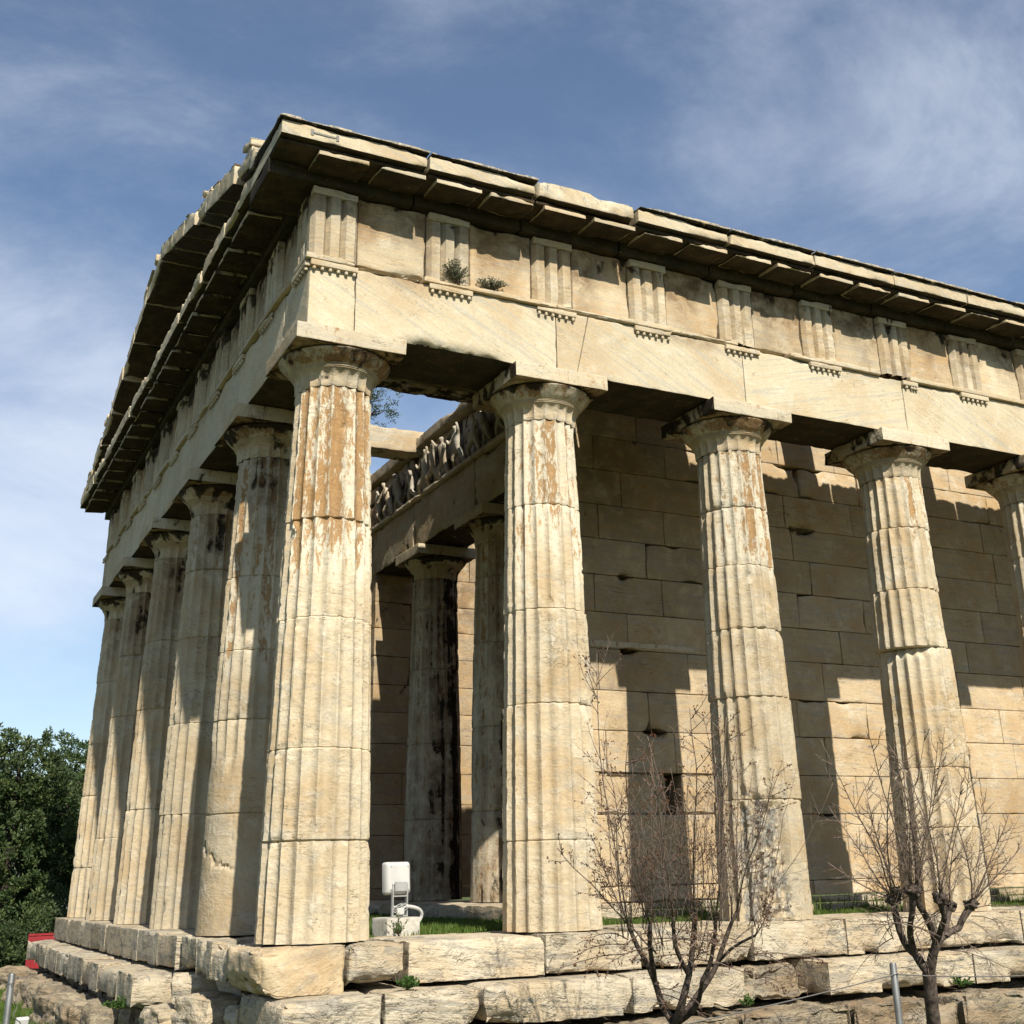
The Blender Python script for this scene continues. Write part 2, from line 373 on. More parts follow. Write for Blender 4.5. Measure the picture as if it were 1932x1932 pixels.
    if crust_shade is not None: cv = crust_shade(TH, Z); at_['crust_shade'] = (cv-.24+.10*n3).ravel(); at_['stain_shade'] = np.clip(cv*1.15+.10, 0, 1).ravel()
    mb = MB(); mb.add(V, [F], at_)
    o = mb.build(name, M_COL, temple, angle=28)
    if label: o['label'] = label
    # echinus with fluted neck and annulets
    top = zb+H; za = top-.182
    prof = [(zt+.003, r1-.002, 1), (zt+.012, r1+.004, 1), (zt+.05, r1+.004, 1), (zt+.10, r1+.007, 1), (zt+.14, r1+.016, .9), (zt+.165, r1+.028, .35), (zt+.176, r1+.033, 0)]
    zz = zt+.178
    for k in range(3): prof += [(zz, r1+.036+.006*k, 0), (zz+.009, r1+.046+.006*k, 0), (zz+.013, r1+.046+.006*k, 0), (zz+.014, r1+.040+.006*k, 0)]; zz += .015
    e0, e1 = r1+.055, .562*r0/.505
    for k in range(11):
        t = k/10; prof.append((zz+(za-.03-zz)*t, e0+(e1-e0)*(t**.80), 0))
    prof += [(za-.018, e1+.008, 0), (za-.006, e1-.002, 0), (za, e1-.02, 0), (za, .2, 0)]
    pz = np.array([p[0] for p in prof]); pr = np.array([p[1] for p in prof]); pf = np.array([p[2] for p in prof])
    TH, Z = np.meshgrid(th, pz); tf = (TH*20/(2*math.pi)) % 1.0
    P = np.stack([x+pr[:, None]*np.cos(TH), y+pr[:, None]*np.sin(TH), Z], 2).reshape(-1, 3)
    n1 = fbm(P, 3.1, 3, seed+5).reshape(TH.shape); n2 = fbm(P, 9, 2, seed+6).reshape(TH.shape)
    R = pr[:, None]-pf[:, None]*.026*(1-(2*tf-1)**2)-.05*np.maximum(0, n1-.5)*(pr[:, None] > .45)-.006*np.maximum(0, n2)
    mb = MB(); V, F = ring_surface(R, Z, TH, x, y)
    hz = np.clip((Z-zz)/(za-zz), 0, 1)
    mb.add(V, [F], {'patina': np.where(Z > zz, .50+.35*n1, .1).ravel(), 'stain_shade': (np.clip(.25+.6*hz+.5*n1, 0, 1)*np.where(Z > zz-.06, 1, .5)).ravel(), 'crust_shade': (hz*.46+.22*n2+.14*n1+.10+(.30 if y > 1 else 0)).ravel(), 'wear': (pf[:, None]*np.exp(-np.minimum(tf, 1-tf)/.08)).ravel()})  # capitals off the south flank darkened further, as painted shade
    mb.build('echinus', M_COL, o, angle=40)
    mb = MB(); a = .575*r0/.505
    block(mb, (x-a, y-a, za+.003), (x+a, y+a, top-.002), res=.035, rnd_=.002, chip=.022, seed=seed+40, cr=.025, thr=.42, rough=.002,
          attrs={'crust_shade': lambda V, f: np.where(f[:, 2] < 0, .50, 0)+np.where(f[:, 0] < 0, .56 if (x > .5 and y < 1) else (.05 if y < 1 else .22), 0)+np.where((f[:, 1] < 0) & (y > 1), .35, 0), 'stain_shade': lambda V, f: np.where(f[:, 2] < 0, .9, .05), 'patina': lambda V, f: .16+.12*(f[:, 1] < 0)})
    mb.build('abacus', M_BLK, o)
    return o

def pat_south(z0, z1, amp, c=-1.75, w=1.6):
    def f(TH, Z):
        d = np.abs((TH-c+math.pi) % (2*math.pi)-math.pi)
        P = np.stack([TH.ravel()*.9, TH.ravel()*0, Z.ravel()*.55], 1)
        return amp*sm(Z, z0, z1)*(1-.8*sm(d, w*.55, w))+.16*fbm(P, 1.6, 2, int(z0*10)).reshape(TH.shape)*sm(Z, z0-.8, z1)
    return f
def cr_shade_top(z0, amp, c=None, w=1.2):  # blackened shaft tops, deepened to paint the shade under the architrave
    def f(TH, Z):
        v = amp*sm(Z, z0, 5.1)
        if c is not None:
            d = np.abs((TH-c+math.pi) % (2*math.pi)-math.pi); v = v*(1-.75*sm(d, w*.4, w))
        P = np.stack([np.cos(TH).ravel()*2.2, np.sin(TH).ravel()*2.2, Z.ravel()*.28], 1)
        return v+.30*fbm(P, 2.2, 3, 77).reshape(TH.shape)*sm(Z, z0-.6, z0+1)
    return f

# south flank columns
column(0, 0, 1, .026, 8, (.832, 1.618, 2.813, 3.78), label='corner column with orange flaking patina over its upper half', patina=pat_south(2.5, 3.9, .74), cham=.006, r0=.512, nchip=26)
column(FX[1], 0, 2, .026, 8, (.811, 2.11, 3.07, 4.2), patina=pat_south(2.0, 4.6, .56, -1.35, 1.9), cham=.014, nchip=22)
def dent3(TH, Z, x, y, n1, n2, n3):                 # hacked scar low on the west side of the third column
    d = np.abs((TH+2.25+math.pi) % (2*math.pi)-math.pi)
    m = sm(d+.25*n1, .75, .55)*sm(Z+.12*n2, 1.28, 1.12)
    return m*(.055+.022*n3+.012*np.sin(TH*34-Z*46+5*n2))
def lich3(TH, Z, n1, n2):
    d = np.abs((TH+2.25+math.pi) % (2*math.pi)-math.pi); return .42*sm(d+.25*n1, .75, .55)*sm(Z+.12*n2, 1.28, 1.12)
column(FX[2], 0, 3, .028, 8, (1.2, 2.281, 3.038, 3.769, 4.468), label='column with a rough hacked scar near its foot', patina=pat_south(3.3, 4.1, .66, -1.6, 1.3), dent=dent3, lich=lich3, shift=1.8, nchip=22, fl=lambda TH, Z, x, y: 1-.0*Z, cham=.022)
column(FX[3], 0, 4, .028, 8, (.9, 1.569, 2.983, 3.705, 4.494), label='column with drums standing slightly out of line', patina=pat_south(3.2, 5.0, .50, -1.3, 1.0), cham=.028, shift=2.0, nchip=24, offs={2: (.030, .004, .05), 3: (-.030, -.01, -.06), 4: (-.012, -.006, .03)}, dent=lambda TH, Z, x, y, n1, n2, n3: .06*sm(Z+.05*n2, 2.84, 2.95)*(Z < 2.983)*sm(np.abs((TH+2.5+math.pi) % (2*math.pi)-math.pi)+.2*n1, .8, .5))
column(FX[4], 0, 5, .04, 8, (1.4, 2.6, 3.5, 4.4), patina=pat_south(3.9, 4.6, .5), cham=.02)
for i in (5, 6): column(FX[i], 0, 5+i, .06, 6, (1.1, 2.2, 3.4, 4.3), patina=pat_south(3.9, 4.6, .5), cham=.02)
# west front columns
def fl_w2(TH, Z, x, y):
    n = np.sin(TH*7)*.08+np.sin(TH*13+1)*.05
    return 1-.93*sm(Z+n, 2.0, 1.6)
def dent_w2(TH, Z, x, y, n1, n2, n3):
    crack = np.abs(Z-(.98-.32*np.sin((TH+2.9)*1.1)+.05*n2+.03*n3)); d = np.abs((TH+2.7+math.pi) % (2*math.pi)-math.pi)
    return .022*sm(Z, 2.1, 1.7)*(1+n1*.4)+.05*np.exp(-crack/.016)*sm(d, .75, .45)+.03*np.maximum(0, n1-.25)*sm(Z, 2.0, 1.0)
column(0, WY[1], 21, .03, 8, (1.18, 2.152, 2.904, 3.742), label='column with its lower drums worn smooth and cracked', patina=pat_south(2.1, 3.0, .50, -2.0, 1.3), crust_shade=cr_shade_top(3.9, .72, -1.2, 1.6), fl=fl_w2, dent=dent_w2, cham=.022)
column(0, WY[2], 22, .035, 6, (1.3, 2.4, 3.5, 4.4), crust_shade=cr_shade_top(3.8, .78, -1.1, 1.7), patina=pat_south(3.5, 4.8, .35, -2.2), cham=.012)
column(0, WY[3], 23, .035, 6, (1.5, 2.9, 3.9), crust_shade=cr_shade_top(3.7, .80, -1.1, 1.7), cham=.02)
column(0, WY[4], 24, .04, 6, (1.2, 3.1, 4.1), crust_shade=cr_shade_top(3.6, .80, -1.1, 1.7), cham=.02)
column(0, WY[5], 25, .04, 6, (.8, 2.0, 2.9, 4.0), crust_shade=cr_shade_top(4.0, .7, -1.1, 1.7), cham=.035)
for i in (1, 2): column(FX[i], WY[5], 30+i, .08, 5, (1.2, 2.5, 3.6), crust_shade=cr_shade_top(4.0, .4))
# porch columns between the side walls, carrying the sculpted frieze
def cr_shade_porch(c):  # blackened porch shafts, with the shade of their dark side painted in
    def f(TH, Z):
        d = np.abs((TH-c+math.pi) % (2*math.pi)-math.pi)
        P = np.stack([np.cos(TH).ravel()*2, np.sin(TH).ravel()*2, Z.ravel()*.3], 1)
        return .46*sm(d, 1.7, .5)+.55*fbm(P, (3, 3, 1.2), 4, 5).reshape(TH.shape)+.27
    return f
def fl_p(TH, Z, x, y): return 1-.85*sm(Z+.3*np.sin(TH*3), 3.6, 2.2)
for y_, sd_ in ((WY[2], 41), (WY[3], 42)):
    column(4.28, y_, sd_, .04, 7, (1.35, 2.5, 3.7, 4.7), name='porch_column', zb=.17, H=5.58, r0=.47, r1=.385, crust_shade=cr_shade_porch(-.95), patina=lambda TH, Z: .46+0*Z, fl=fl_p, cham=.03,
           dent=lambda TH, Z, x, y, n1, n2, n3: .03*np.maximum(0, n1-.1)*sm(Z, 2.4, .4))

# ---- stylobate, steps, foundation
def stepattr(V, f): return np.where(f[:, 2] > .5, .12, .0)+.06
def run(name, frame, xs, d0, d1, z0, z1, mat, seed, res=.05, gap=.008, **k):
    out = []
    for i in range(len(xs)-1):
        mb = MB(); r = random.Random(seed*31+i)
        kk = dict(k); kk['attrs'] = {'tint': r.uniform(-.07, .07), **k.get('attrs', {})}
        block(mb, (xs[i]+gap/2, d0, z0), (xs[i+1]-gap/2, d1+r.uniform(-.003, .003), z1+r.uniform(-.006, .004)), frame, res=(res, res*1.3, res), dmg=(lambda V, q=seed+i: .085*sm(fbm(V*np.array([1, .4, .8]), 1.5, 3, q), .24, .30)*sm(V[:, 2], z0+.19, z0+.03)+.06*np.maximum(0, fbm(V*np.array([1, 0, 0]), 1.7, 2, q+3)-.2)*sm(V[:, 2], z1-.12, z1)) if frame is SOUTH else None, seed=seed+i*3, vj=.22 if frame is not WEST or xs[i] < 2.7 else .05, **kk)
        out.append(mb.build(name, mat, temple))
    return out
LI = {'lichen': lambda V, f: np.where(f[:, 2] > .5, .18, .16)+.10*sm(V[:, 2], -.48, -.36)*(V[:, 2] < -.3), 'crust_shade': lambda V, f: -.03+0*V[:, 0]}
run('stylobate_block', SOUTH, [.13, .66], -.60, .60, -.352, 0, M_STEP, 100, .03, gap=.02, rnd_=.005, chip=.08, cr=.05, thr=.1, big=.05, rough=.006)
run('stylobate_block', SOUTH, [.68, 2.02, 3.05, 4.35, 5.55, 6.8, 8.1, 9.4, 10.7, 12, 13.3, 14.6, 15.9], -.60, .60, -.352, 0, M_STEP, 110, .032, rnd_=.002, chip=.06, cr=.025, thr=.14, big=0, bs=.9, rough=.006)
mb = MB(); block(mb, (-.665, -.62, -.40), (.115, .62, -.004), SOUTH, res=.024, seed=133, rnd_=.008, chip=.06, cr=.06, thr=.05, big=.10, rough=.012, bs=1.0, vj=.8, dmg=lambda V: .20*sm(V[:, 0], -.45, -.66)*sm(V[:, 2], -.05, -.36)+.10*sm(V[:, 1], .3, .62)*sm(V[:, 2], -.22, -.02)*sm(V[:, 0], -.1, -.66), attrs={'crust_shade': lambda V, f: .02+.3*sm(np.abs(V[:, 2]+.18-.22*(V[:, 0]+.3)+.03*fbm(V, 4, 2, 1)), .05, .0), 'lichen': .06})
o = mb.build('stylobate_block', M_OCH, temple); o['label'] = 'rounded ochre corner block under the corner column'
run('stylobate_block', WEST, [.66, 1.28, 1.95, 2.72], -.60, .58, -.352, 0, M_STEP, 140, .035, gap=.03, rnd_=.008, chip=.12, cr=.07, thr=.02, big=.16, rough=.010, attrs={'crust_shade': .08})
run('stylobate_block', WEST, [2.76, 3.75, 5.0, 6.25, 7.5, 8.8, 10.1, 11.5, 13.17], -.60, .61, -.352, 0, M_STEP, 160, .04, gap=.004, rnd_=.002, chip=.055, cr=.03, thr=.2, big=.03, rough=.004, attrs={'lichen': .34})
run('stylobate_block', NORTH, [.66, 2, 4, 6, 8], -.60, .60, -.352, 0, M_STEP, 180, .2)
run('step_block', SOUTH, [-.55, .32, 1.20], -.3, .99, -.70, -.372, M_STEP, 200, .032, gap=.02, rnd_=.003, chip=.08, cr=.035, thr=.05, big=.04, rough=.008, attrs=LI)
run('step_block', SOUTH, [1.22, 2.7, 3.95], -.3, .98, -.69, -.362, M_STEP, 210, .035, rnd_=.002, chip=.06, cr=.03, thr=.12, big=0, rough=.006, attrs=LI)
mb = MB(); block(mb, (3.97, -.3, -.70), (4.93, .78, -.365), SOUTH, res=.03, seed=225, rnd_=.03, chip=.20, cr=.14, thr=-.1, big=.25, bs=2.0, rough=.035)
o = mb.build('step_block', M_PORO, temple); o['label'] = 'broken rubbly gap in the lower step'
run('step_block', SOUTH, [4.95, 6.9, 8.3, 9.8, 11.2, 12.7, 14.2, 15.9], -.3, .98, -.68, -.362, M_STEP, 230, .035, rnd_=.002, chip=.05, cr=.025, thr=.17, big=0, rough=.006, attrs=LI)
run('step_block', WEST, [2.95, 3.9, 5.3, 6.6, 8.0, 9.3, 10.7, 12.1, 13.5], -.3, .99, -.69, -.368, M_STEP, 250, .045, gap=.005, rnd_=.004, chip=.09, cr=.05, thr=.08, big=.06, rough=.008, attrs={'lichen': .38})
def poro(V, f): return .12+.10*(f[:, 2] > .5)
run('foundation_block', SOUTH, [2.35, 3.6, 4.9, 6.3, 7.6, 8.9, 10.3, 11.6, 13, 14.4, 15.9], -.3, 1.36, -1.25, -.706, M_PORO, 300, .035, gap=.02, rnd_=.02, chip=.10, cr=.09, thr=-.05, big=.12, bs=2.2, rough=.030, attrs={'lichen': poro})
run('foundation_block', SOUTH, [-.2, .8, 1.6, 2.34], -.3, 1.16, -1.25, -.72, M_PORO, 320, .04, gap=.03, rnd_=.03, chip=.12, cr=.1, thr=-.05, big=.15, bs=2.2, rough=.030, attrs={'lichen': poro})
run('foundation_block', WEST, [3.0, 4.1, 5.2, 6.4, 7.6, 8.8, 10, 11.2, 12.4, 13.6], -.3, .78, -1.25, -.70, M_PORO, 340, .07, gap=.04, rnd_=.04, chip=.15, cr=.12, thr=-.1, big=.2, bs=2, rough=.03, attrs={'crust_shade': .2})
mb = MB(); block(mb, (.3, .3, -1.3), (15.9, 12.2, -.72), res=.8, rough=.02); mb.build('core', M_PORO, temple)

def boulder(name, c, r, seed, mat, parent, rot=0.0, sq=.70, n=26, attrs=None, amp=.13, label=None):
    """an irregular eroded stone: a squared-off ball with worn planes"""
    V, F = lattice((-1, -1, -1), (1, 1, 1), 2.0/n)
    L = np.linalg.norm(V, axis=1, keepdims=True); U = V/L
    k = 1/np.maximum(np.abs(U).max(1, keepdims=True), 1e-6)
    D = U*(1-sq)+U*k*sq*.82
    D = D*(1+amp*fbm(U, 1.3, 3, seed)[:, None]+.035*fbm(U, 4.5, 3, seed+1)[:, None]-.22*np.maximum(0, fbm(U, 1.9, 2, seed+2)-.25)[:, None])
    D = D*np.array(r); ca, sa = math.cos(rot), math.sin(rot)
    D = np.stack([D[:, 0]*ca-D[:, 1]*sa, D[:, 0]*sa+D[:, 1]*ca, D[:, 2]], 1)+np.array(c)
    mb = MB(); mb.add(D, [F], attrs or {'lichen': .12})
    o = mb.build(name, mat, parent, angle=50)
    if label: o['label'] = label
    return o
def bl(u, v, depth, r, seed, mat=None, rot=.2, **k):
    p = at(u, v, depth); boulder('foundation_stone', p, r, seed, mat or M_STEP, temple, rot, **k)
bl(318, 1868, 13.2, (.42, .36, .20), 1, rot=.4)
bl(390, 1862, 12.3, (.40, .30, .17), 2, rot=-.3)
bl(415, 1915, 11.6, (.42, .40, .22), 3, rot=.3)
bl(335, 1925, 12.2, (.36, .32, .17), 4, rot=.1)
bl(545, 1930, 10.9, (.66, .34, .21), 5, rot=-.1, sq=.75)
bl(262, 1925, 13.6, (.42, .40, .26), 6, M_PORO, rot=.4)
bl(470, 1850, 12.0, (.30, .26, .22), 8, rot=.4)
bl(330, 1896, 13.0, (.30, .30, .17), 9, M_PORO, rot=.2)
for k, (Y, X, s) in enumerate([(4.4, -1.35, .46), (5.3, -1.5, .50), (6.4, -1.55, .52), (7.5, -1.6, .55), (8.7, -1.6, .5), (9.8, -1.5, .5), (10.9, -1.5, .5), (12.0, -1.5, .5), (13.2, -1.6, .6)]):
    boulder('foundation_stone', (-1.02-.06*(k % 3), Y+.1*(k % 2), -1.02), (s*(.50+.12*(k % 3)), s*.9, .27), 50+k, M_PORO, temple, .1*k, sq=.72, amp=.2, n=34, attrs={'lichen': .20})

# ---- floor of the colonnade and walls
mb = MB(); block(mb, (3.25, 2.02, -.02), (4.75, 10.55, .168), res=.10, chip=.05, rough=.008, seed=7, cr=.06); mb.build('porch_step', M_STEP, temple)
mb = MB()
block(mb, (4.76, 2.10, -.05), (16.5, 2.42, .06), res=(.08, .1, .05), chip=.04, seed=8)
block(mb, (4.76, 2.27, .066), (16.5, 2.44, .155), res=(.08, .1, .05), chip=.03, seed=9)
mb.build('wall_base', M_STEP, temple)
CZ = [.16, .345, 1.19, 1.695, 2.213, 2.722, 3.262, 3.748, 4.256, 4.757, 5.243, 5.75, 6.24, 6.73, 7.18, 7.45]
def masonry(name, frame, s0, s1, d_out, d_in, seed, holes=False, dark=0.0, res=.05):
    mb = MB(); r = random.Random(seed)
    for ci in range(len(CZ)-1):
        z0, z1 = CZ[ci], CZ[ci+1]; s = s0; L = 1.26; x = s0+(L*.5 if ci % 2 else 0)+r.uniform(-.08, .08)
        cuts = [s0]
        while x < s1-.3:
            if x > s0+.3: cuts.append(x)
            x += L*r.uniform(.82, 1.18)
        cuts.append(s1)
        if holes and ci == 2: cuts = [s0, 4.42, 5.42, 5.67, 6.25, 7.4, 8.6, 9.8, 11, 12.2, 13.4, 14.8, s1]
        for k in range(len(cuts)-1):
            a, b = cuts[k], cuts[k+1]; dd = d_out+r.uniform(-.006, .006); rough = .0025; ch = .011; thr = .30; res_ = res; tint = r.uniform(-.11, .06)
            hot = r.random() < .16
            if holes and ci == 2 and 4.4 < a < 6.3:
                if abs(a-5.42) < .01: dd -= .42; tint = -.3
                else: rough = .022; res_ = .03; dd -= .01; tint = -.14
            if ci == 6 and holes and 4.3 < a < 6.0 or (ci == 5 and holes and 4.2 < a < 5.9): dd -= .0
            zz0 = z0+.001; zz1 = z1-.001
            zm = (z0+z1)/2
            at_ = {'tint': tint, 'patina': (lambda V, f, d_=r.uniform(-.1, .2)+.10*max(0, (zm-2.5)/4), zf=max(0, (zm-2.6)/3): d_-.15+0*zf*V[:, 0]), 'crust_shade': (lambda V, f, d_=dark+r.uniform(-.08, .08)+.14*max(0, (zm-2.6)/4), zf=max(0, (zm-2.9)/3): d_+.10*zf*sm(V[:, 0], 7.2, 5.6)), 'stain_shade': (lambda V, f, s0_=r.uniform(0, .35), zf=max(0, min(1, (zm-2.0)/3.5)): np.clip(s0_*.6+.05*zf+.48*zf*sm(V[:, 0], 7.6, 5.8)+.25*fbm(V, (1.6, 1, .7), 2, 8), 0, 1))}  # staining plus painted shade: upper wall browned further under the ceiling slabs
            PK = [(4.94, 4.22), (4.95, 3.22), (8.1, 5.24), (5.35, 2.21), (10.6, 4.75)]
            pk = (lambda V: sum(.17*sm(np.hypot((V[:, 0]-px)*(.6+.5*(px % 1)), (V[:, 2]-pz)*(1+pz % .7))+.07*fbm(V, 9, 3, 4), .10+.09*((px*7) % 1), .03) for px, pz in PK)) if holes else None
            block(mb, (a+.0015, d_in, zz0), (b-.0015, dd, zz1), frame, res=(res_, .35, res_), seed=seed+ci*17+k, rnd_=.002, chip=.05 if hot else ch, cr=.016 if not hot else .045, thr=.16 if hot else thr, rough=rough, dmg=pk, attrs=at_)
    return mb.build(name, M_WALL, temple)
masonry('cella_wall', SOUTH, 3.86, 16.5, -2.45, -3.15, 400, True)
# a shallow ledge and two broken dowel pockets on the south wall
mb = MB(); block(mb, (4.35, -2.5, 3.275), (6.0, -2.430, 3.37), SOUTH, res=.03, chip=.03, cr=.04, thr=0, rough=.006, seed=3, attrs={'patina': .35}); mb.build('ledge', M_WALL, temple)
masonry('cella_wall', PLAIN, 3.86, 8.6, 10.125, 9.425, 450, False, .10, .065)  # inner north wall coloured darker to deepen the porch shade
mb = MB(); r = random.Random(5)                                # wall that closes the porch
for ci in range(len(CZ)-1):
    y = 3.16
    while y < 9.4:
        b = min(9.42, y+1.25*r.uniform(.85, 1.15)+(.6 if ci % 2 and y < 3.2 else 0))
        block(mb, (8.0, y+.003, CZ[ci]+.003), (8.6, b-.003, CZ[ci+1]-.003), res=.12, chip=.02, seed=ci*9+int(y*3), attrs={'tint': r.uniform(-.1, .1)}); y = b
mb.build('cella_wall', M_WALL, temple)
mb = MB()                                                       # barrel vault over the closed room
n = 18; t0 = np.linspace(0, math.pi, n); yy = 6.29-3.83*np.cos(t0); zz = 7.46+1.55*np.sin(t0)
for ri, xs_ in ((0, (8.0, 16.5)),):
    V = np.array([(x, yy[k], zz[k]) for x in xs_ for k in range(n)]); F = np.array([(k, k+1, n+k+1, n+k) for k in range(n-1)])
    V2 = V-np.array([0, 0, .25]); mb.add(V, [F[:, ::-1]]); mb.add(V2, [F])
    mb.add(V, [np.zeros((0, 4))]); mb.add(np.concatenate([V[:n], V2[:n]]), [np.array([(k, k+1, n+k+1, n+k) for k in range(n-1)])])
mb.build('vault', M_PORO, temple)

# ---- entablature
TW = .5165
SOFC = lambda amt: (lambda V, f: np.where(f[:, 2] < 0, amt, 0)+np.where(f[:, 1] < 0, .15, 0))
def triglyph(frame, s0, z0=6.552, z1=7.376, seed=0, crust_shade=0.0, hi=True, broken=False):
    w = TW; h = .042; f = .096; g = (w-2*h-3*f)/2
    pr = [(0, .388), (h, .45)]; x = h
    for k in range(3):
        pr += [(x+f*.5, .45), (x+f, .45)]; x += f
        if k < 2: pr += [(x+g*.25, .418), (x+g*.5, .388), (x+g*.75, .418), (x+g, .45)]; x += g
    pr += [(w, .388), (w, .30)]; pr = [(0, .30)]+pr
    pr = np.array(pr); zs = np.linspace(z0, z1-.10, 26 if hi else 8)
    m = len(pr); V = np.array([(s0+p[0], p[1], z) for z in zs for p in pr])
    i = np.arange(len(V)).reshape(len(zs), m)
    F = np.stack([i[:-1, :-1].ravel(), i[1:, :-1].ravel(), i[1:, 1:].ravel(), i[:-1, 1:].ravel()], 1)
    n2 = fbm(V, 8, 3, seed); n1 = fbm(V, 3, 2, seed+4)
    edge = V[:, 1] > .445
    dd = -.004-.004*n2-np.where(edge, .03*np.maximum(0, n2-.25)+.02*np.maximum(0, n1-.35), 0)
    if broken: dd -= np.where(edge, .05*sm(V[:, 2]+.25*n1, 6.95, 6.6)*sm(V[:, 0], s0+.15, s0+.4), 0)
    V[:, 1] += dd
    cf = (lambda V_: crust_shade+.62*sm(V_[:, 2]+.25*fbm(V_, (9, 9, 1.5), 2, 3), 7.0, 7.4))
    mb = MB(); mb.add(frame[1](V), [F if frame[2] else F[:, ::-1]], {'stain_shade': np.clip(.12+.5*sm(V[:, 2]+.2*fbm(V, (9, 9, 1.2), 2, seed+8), 6.9, 7.3)+.35*fbm(V, (6, 6, .8), 2, seed+9), 0, 1), 'crust_shade': cf(V)-.12, 'wear': np.where(edge, .4, 0)})
    block(mb, (s0, .30, z1-.10), (s0+w, .455, z1), frame, res=.05, chip=.02, seed=seed+1, attrs={'crust_shade': crust_shade+.3})
    return mb.build('triglyph', M_BLK, temple, angle=25)
def guttae(mb, frame, s0, w, z, d=.475, r=.019, drop=(), seed=0):
    for k in range(6):
        if k in drop: continue
        cx_ = s0+w*(k+.5)/6; a = np.linspace(0, 2*math.pi, 9)[:-1]
        pts = [(z+.002, r*.55), (z-.012, r*.95), (z-.024, r*1.05), (z-.036, r*.8), (z-.042, r*.3)]
        V = np.array([(cx_+q*math.cos(t), d+q*math.sin(t), zz) for zz, q in pts for t in a]); i = np.arange(40).reshape(5, 8); j = np.roll(i, -1, 1)
        F = np.stack([i[:-1].ravel(), i[1:].ravel(), j[1:].ravel(), j[:-1].ravel()], 1)
        mb.add(frame[1](V), [F if not frame[2] else F[:, ::-1]], {'wear': .5})
def architrave(frame, joints, z0, z1, mat, seed, res, d0=-.45, d1=.45, slant=None, dmg=None):
    out = []
    for i in range(len(joints)-1):
        a, b = joints[i]+.003, joints[i+1]-.003; m = M_ARC2 if frame is SOUTH and i in (3, 5) else mat
        kw = dict(res=(res, res*1.6, res), rnd_=.002, chip=.035, cr=.025, thr=.30, rough=.002, cs=1.7, vj=.3,
                  attrs={'crust_shade': SOFC(.95), 'patina': .06, 'stain_shade': (lambda V, f: np.clip(.75*sm(V[:, 2]+.10*fbm(V, (2.2, 1, .5), 3, 31), 6.28, 6.5)*sm(fbm(V, (1.2, 1, .4), 2, 33), -.1, .4), 0, 1)*(f[:, 2] >= 0)), 'tint': random.Random(seed+i).uniform(-.04, .04)})
        if i in (dmg or {}): kw['dmg'] = dmg[i]
        mb = MB()
        if i in (slant or {}):                                  # a slanting crack cuts this block in two
            x, dx = slant[i]; f = lambda V: np.clip((V[:, 2]-z0)/(z1-z0), 0, 1)*dx
            def shA(V): V = V.copy(); V[:, 0] += f(V)*np.clip((V[:, 0]-a)/(x-a), 0, 1); return V
            def shB(V): V = V.copy(); V[:, 0] += f(V)*np.clip((b-V[:, 0])/(b-x), 0, 1); return V
            block(mb, (a, d0, z0+.003), (x-.003, d1, z1-.072), frame, seed=seed+i, shear=shA, **kw); block(mb, (x+.003, d0, z0+.003), (b, d1, z1-.072), frame, seed=seed+i, shear=shB, **kw)
        else: block(mb, (a, d0, z0+.003), (b, d1, z1-.072), frame, seed=seed+i, **kw)
        out.append(mb.build('architrave_block', m, temple))
    return out
def taenia(frame, spans, z, seed, par):
    for i, (a, b) in enumerate(spans):
        mb = MB(); block(mb, (a, .30, z-.070), (b, .502, z), frame, res=(.035, .05, .03), rnd_=.004, chip=.05, cr=.03, thr=.12, rough=.003, seed=seed+i, attrs={'patina': .1})
        mb.build('taenia', M_BLK, par)
def regula(frame, s0, z, seed, par, w=TW, drop=(), cut=0):
    mb = MB(); block(mb, (s0+cut, .44, z-.142), (s0+w, .500, z-.072), frame, res=.035, rnd_=.003, chip=.03, cr=.02, seed=seed, attrs={'patina': .1}); guttae(mb, frame, s0, w, z-.142, drop=drop)
    return mb.build('regula', M_BLK, par)
def metope(frame, a, b, seed, crust_shade=0.0, lichen=0.0, res=.04):
    mb = MB(); block(mb, (a+.003, .25, 6.552), (b-.003, .388, 7.376), frame, res=(res, .1, res), chip=.03, cr=.03, rough=.004, seed=seed, thr=.1,
        attrs={'crust_shade': lambda V, f: crust_shade-.10+.60*sm(V[:, 2]+.22*fbm(V, (7, 7, 1.6), 2, seed), 6.98, 7.42), 'patina': lambda V, f: .02+.25*fbm(V, (3, 3, .8), 2, seed+2), 'stain_shade': lambda V, f: np.clip(.15+.85*sm(V[:, 2]+.12*fbm(V, (5, 5, 1), 2, seed+4), 6.75, 7.25)+.4*fbm(V, (4, 4, .7), 2, seed+7), 0, 1), 'tint': random.Random(seed).uniform(-.05, .05)})  # metope tops browned: real staining plus painted cornice shade
    return mb.build('metope', M_MET, temple)
ZT = 6.55
# south flank
TRI_S = [-.45]+[1.118+1.2915*k-TW/2 for k in range(12)]
TRI_W = [-.45+.07]+[1.118-TW/2]+[2.413+1.2915*k-TW/2 for k in range(7)]+[11.457-TW/2, 13.025-TW]
ARC_S = [-.45, .05, 2.413, 4.996, 7.579, 10.162, 12.745, 15.4]
arcs = architrave(SOUTH, ARC_S, HC, ZT, M_ARC, 500, .030, slant={2: (2.66, .20)}, dmg={1: lambda V: .10*sm(V[:, 0], .45, .75)*sm(V[:, 0], 2.0, 1.1)*sm(V[:, 2], 5.86, 5.73)*(V[:, 1] > 0)})
arcs[1]['label'] = 'architrave block broken along its lower edge beside the corner column'
arw = architrave(WEST, [.452]+WY[1:5]+[12.57, 13.02], HC, ZT, M_ARC, 520, .06)
arn = architrave(NORTH, [-.445, 2.413, 4.996, 8], HC, ZT, M_ARC, 530, .2, d1=.44)
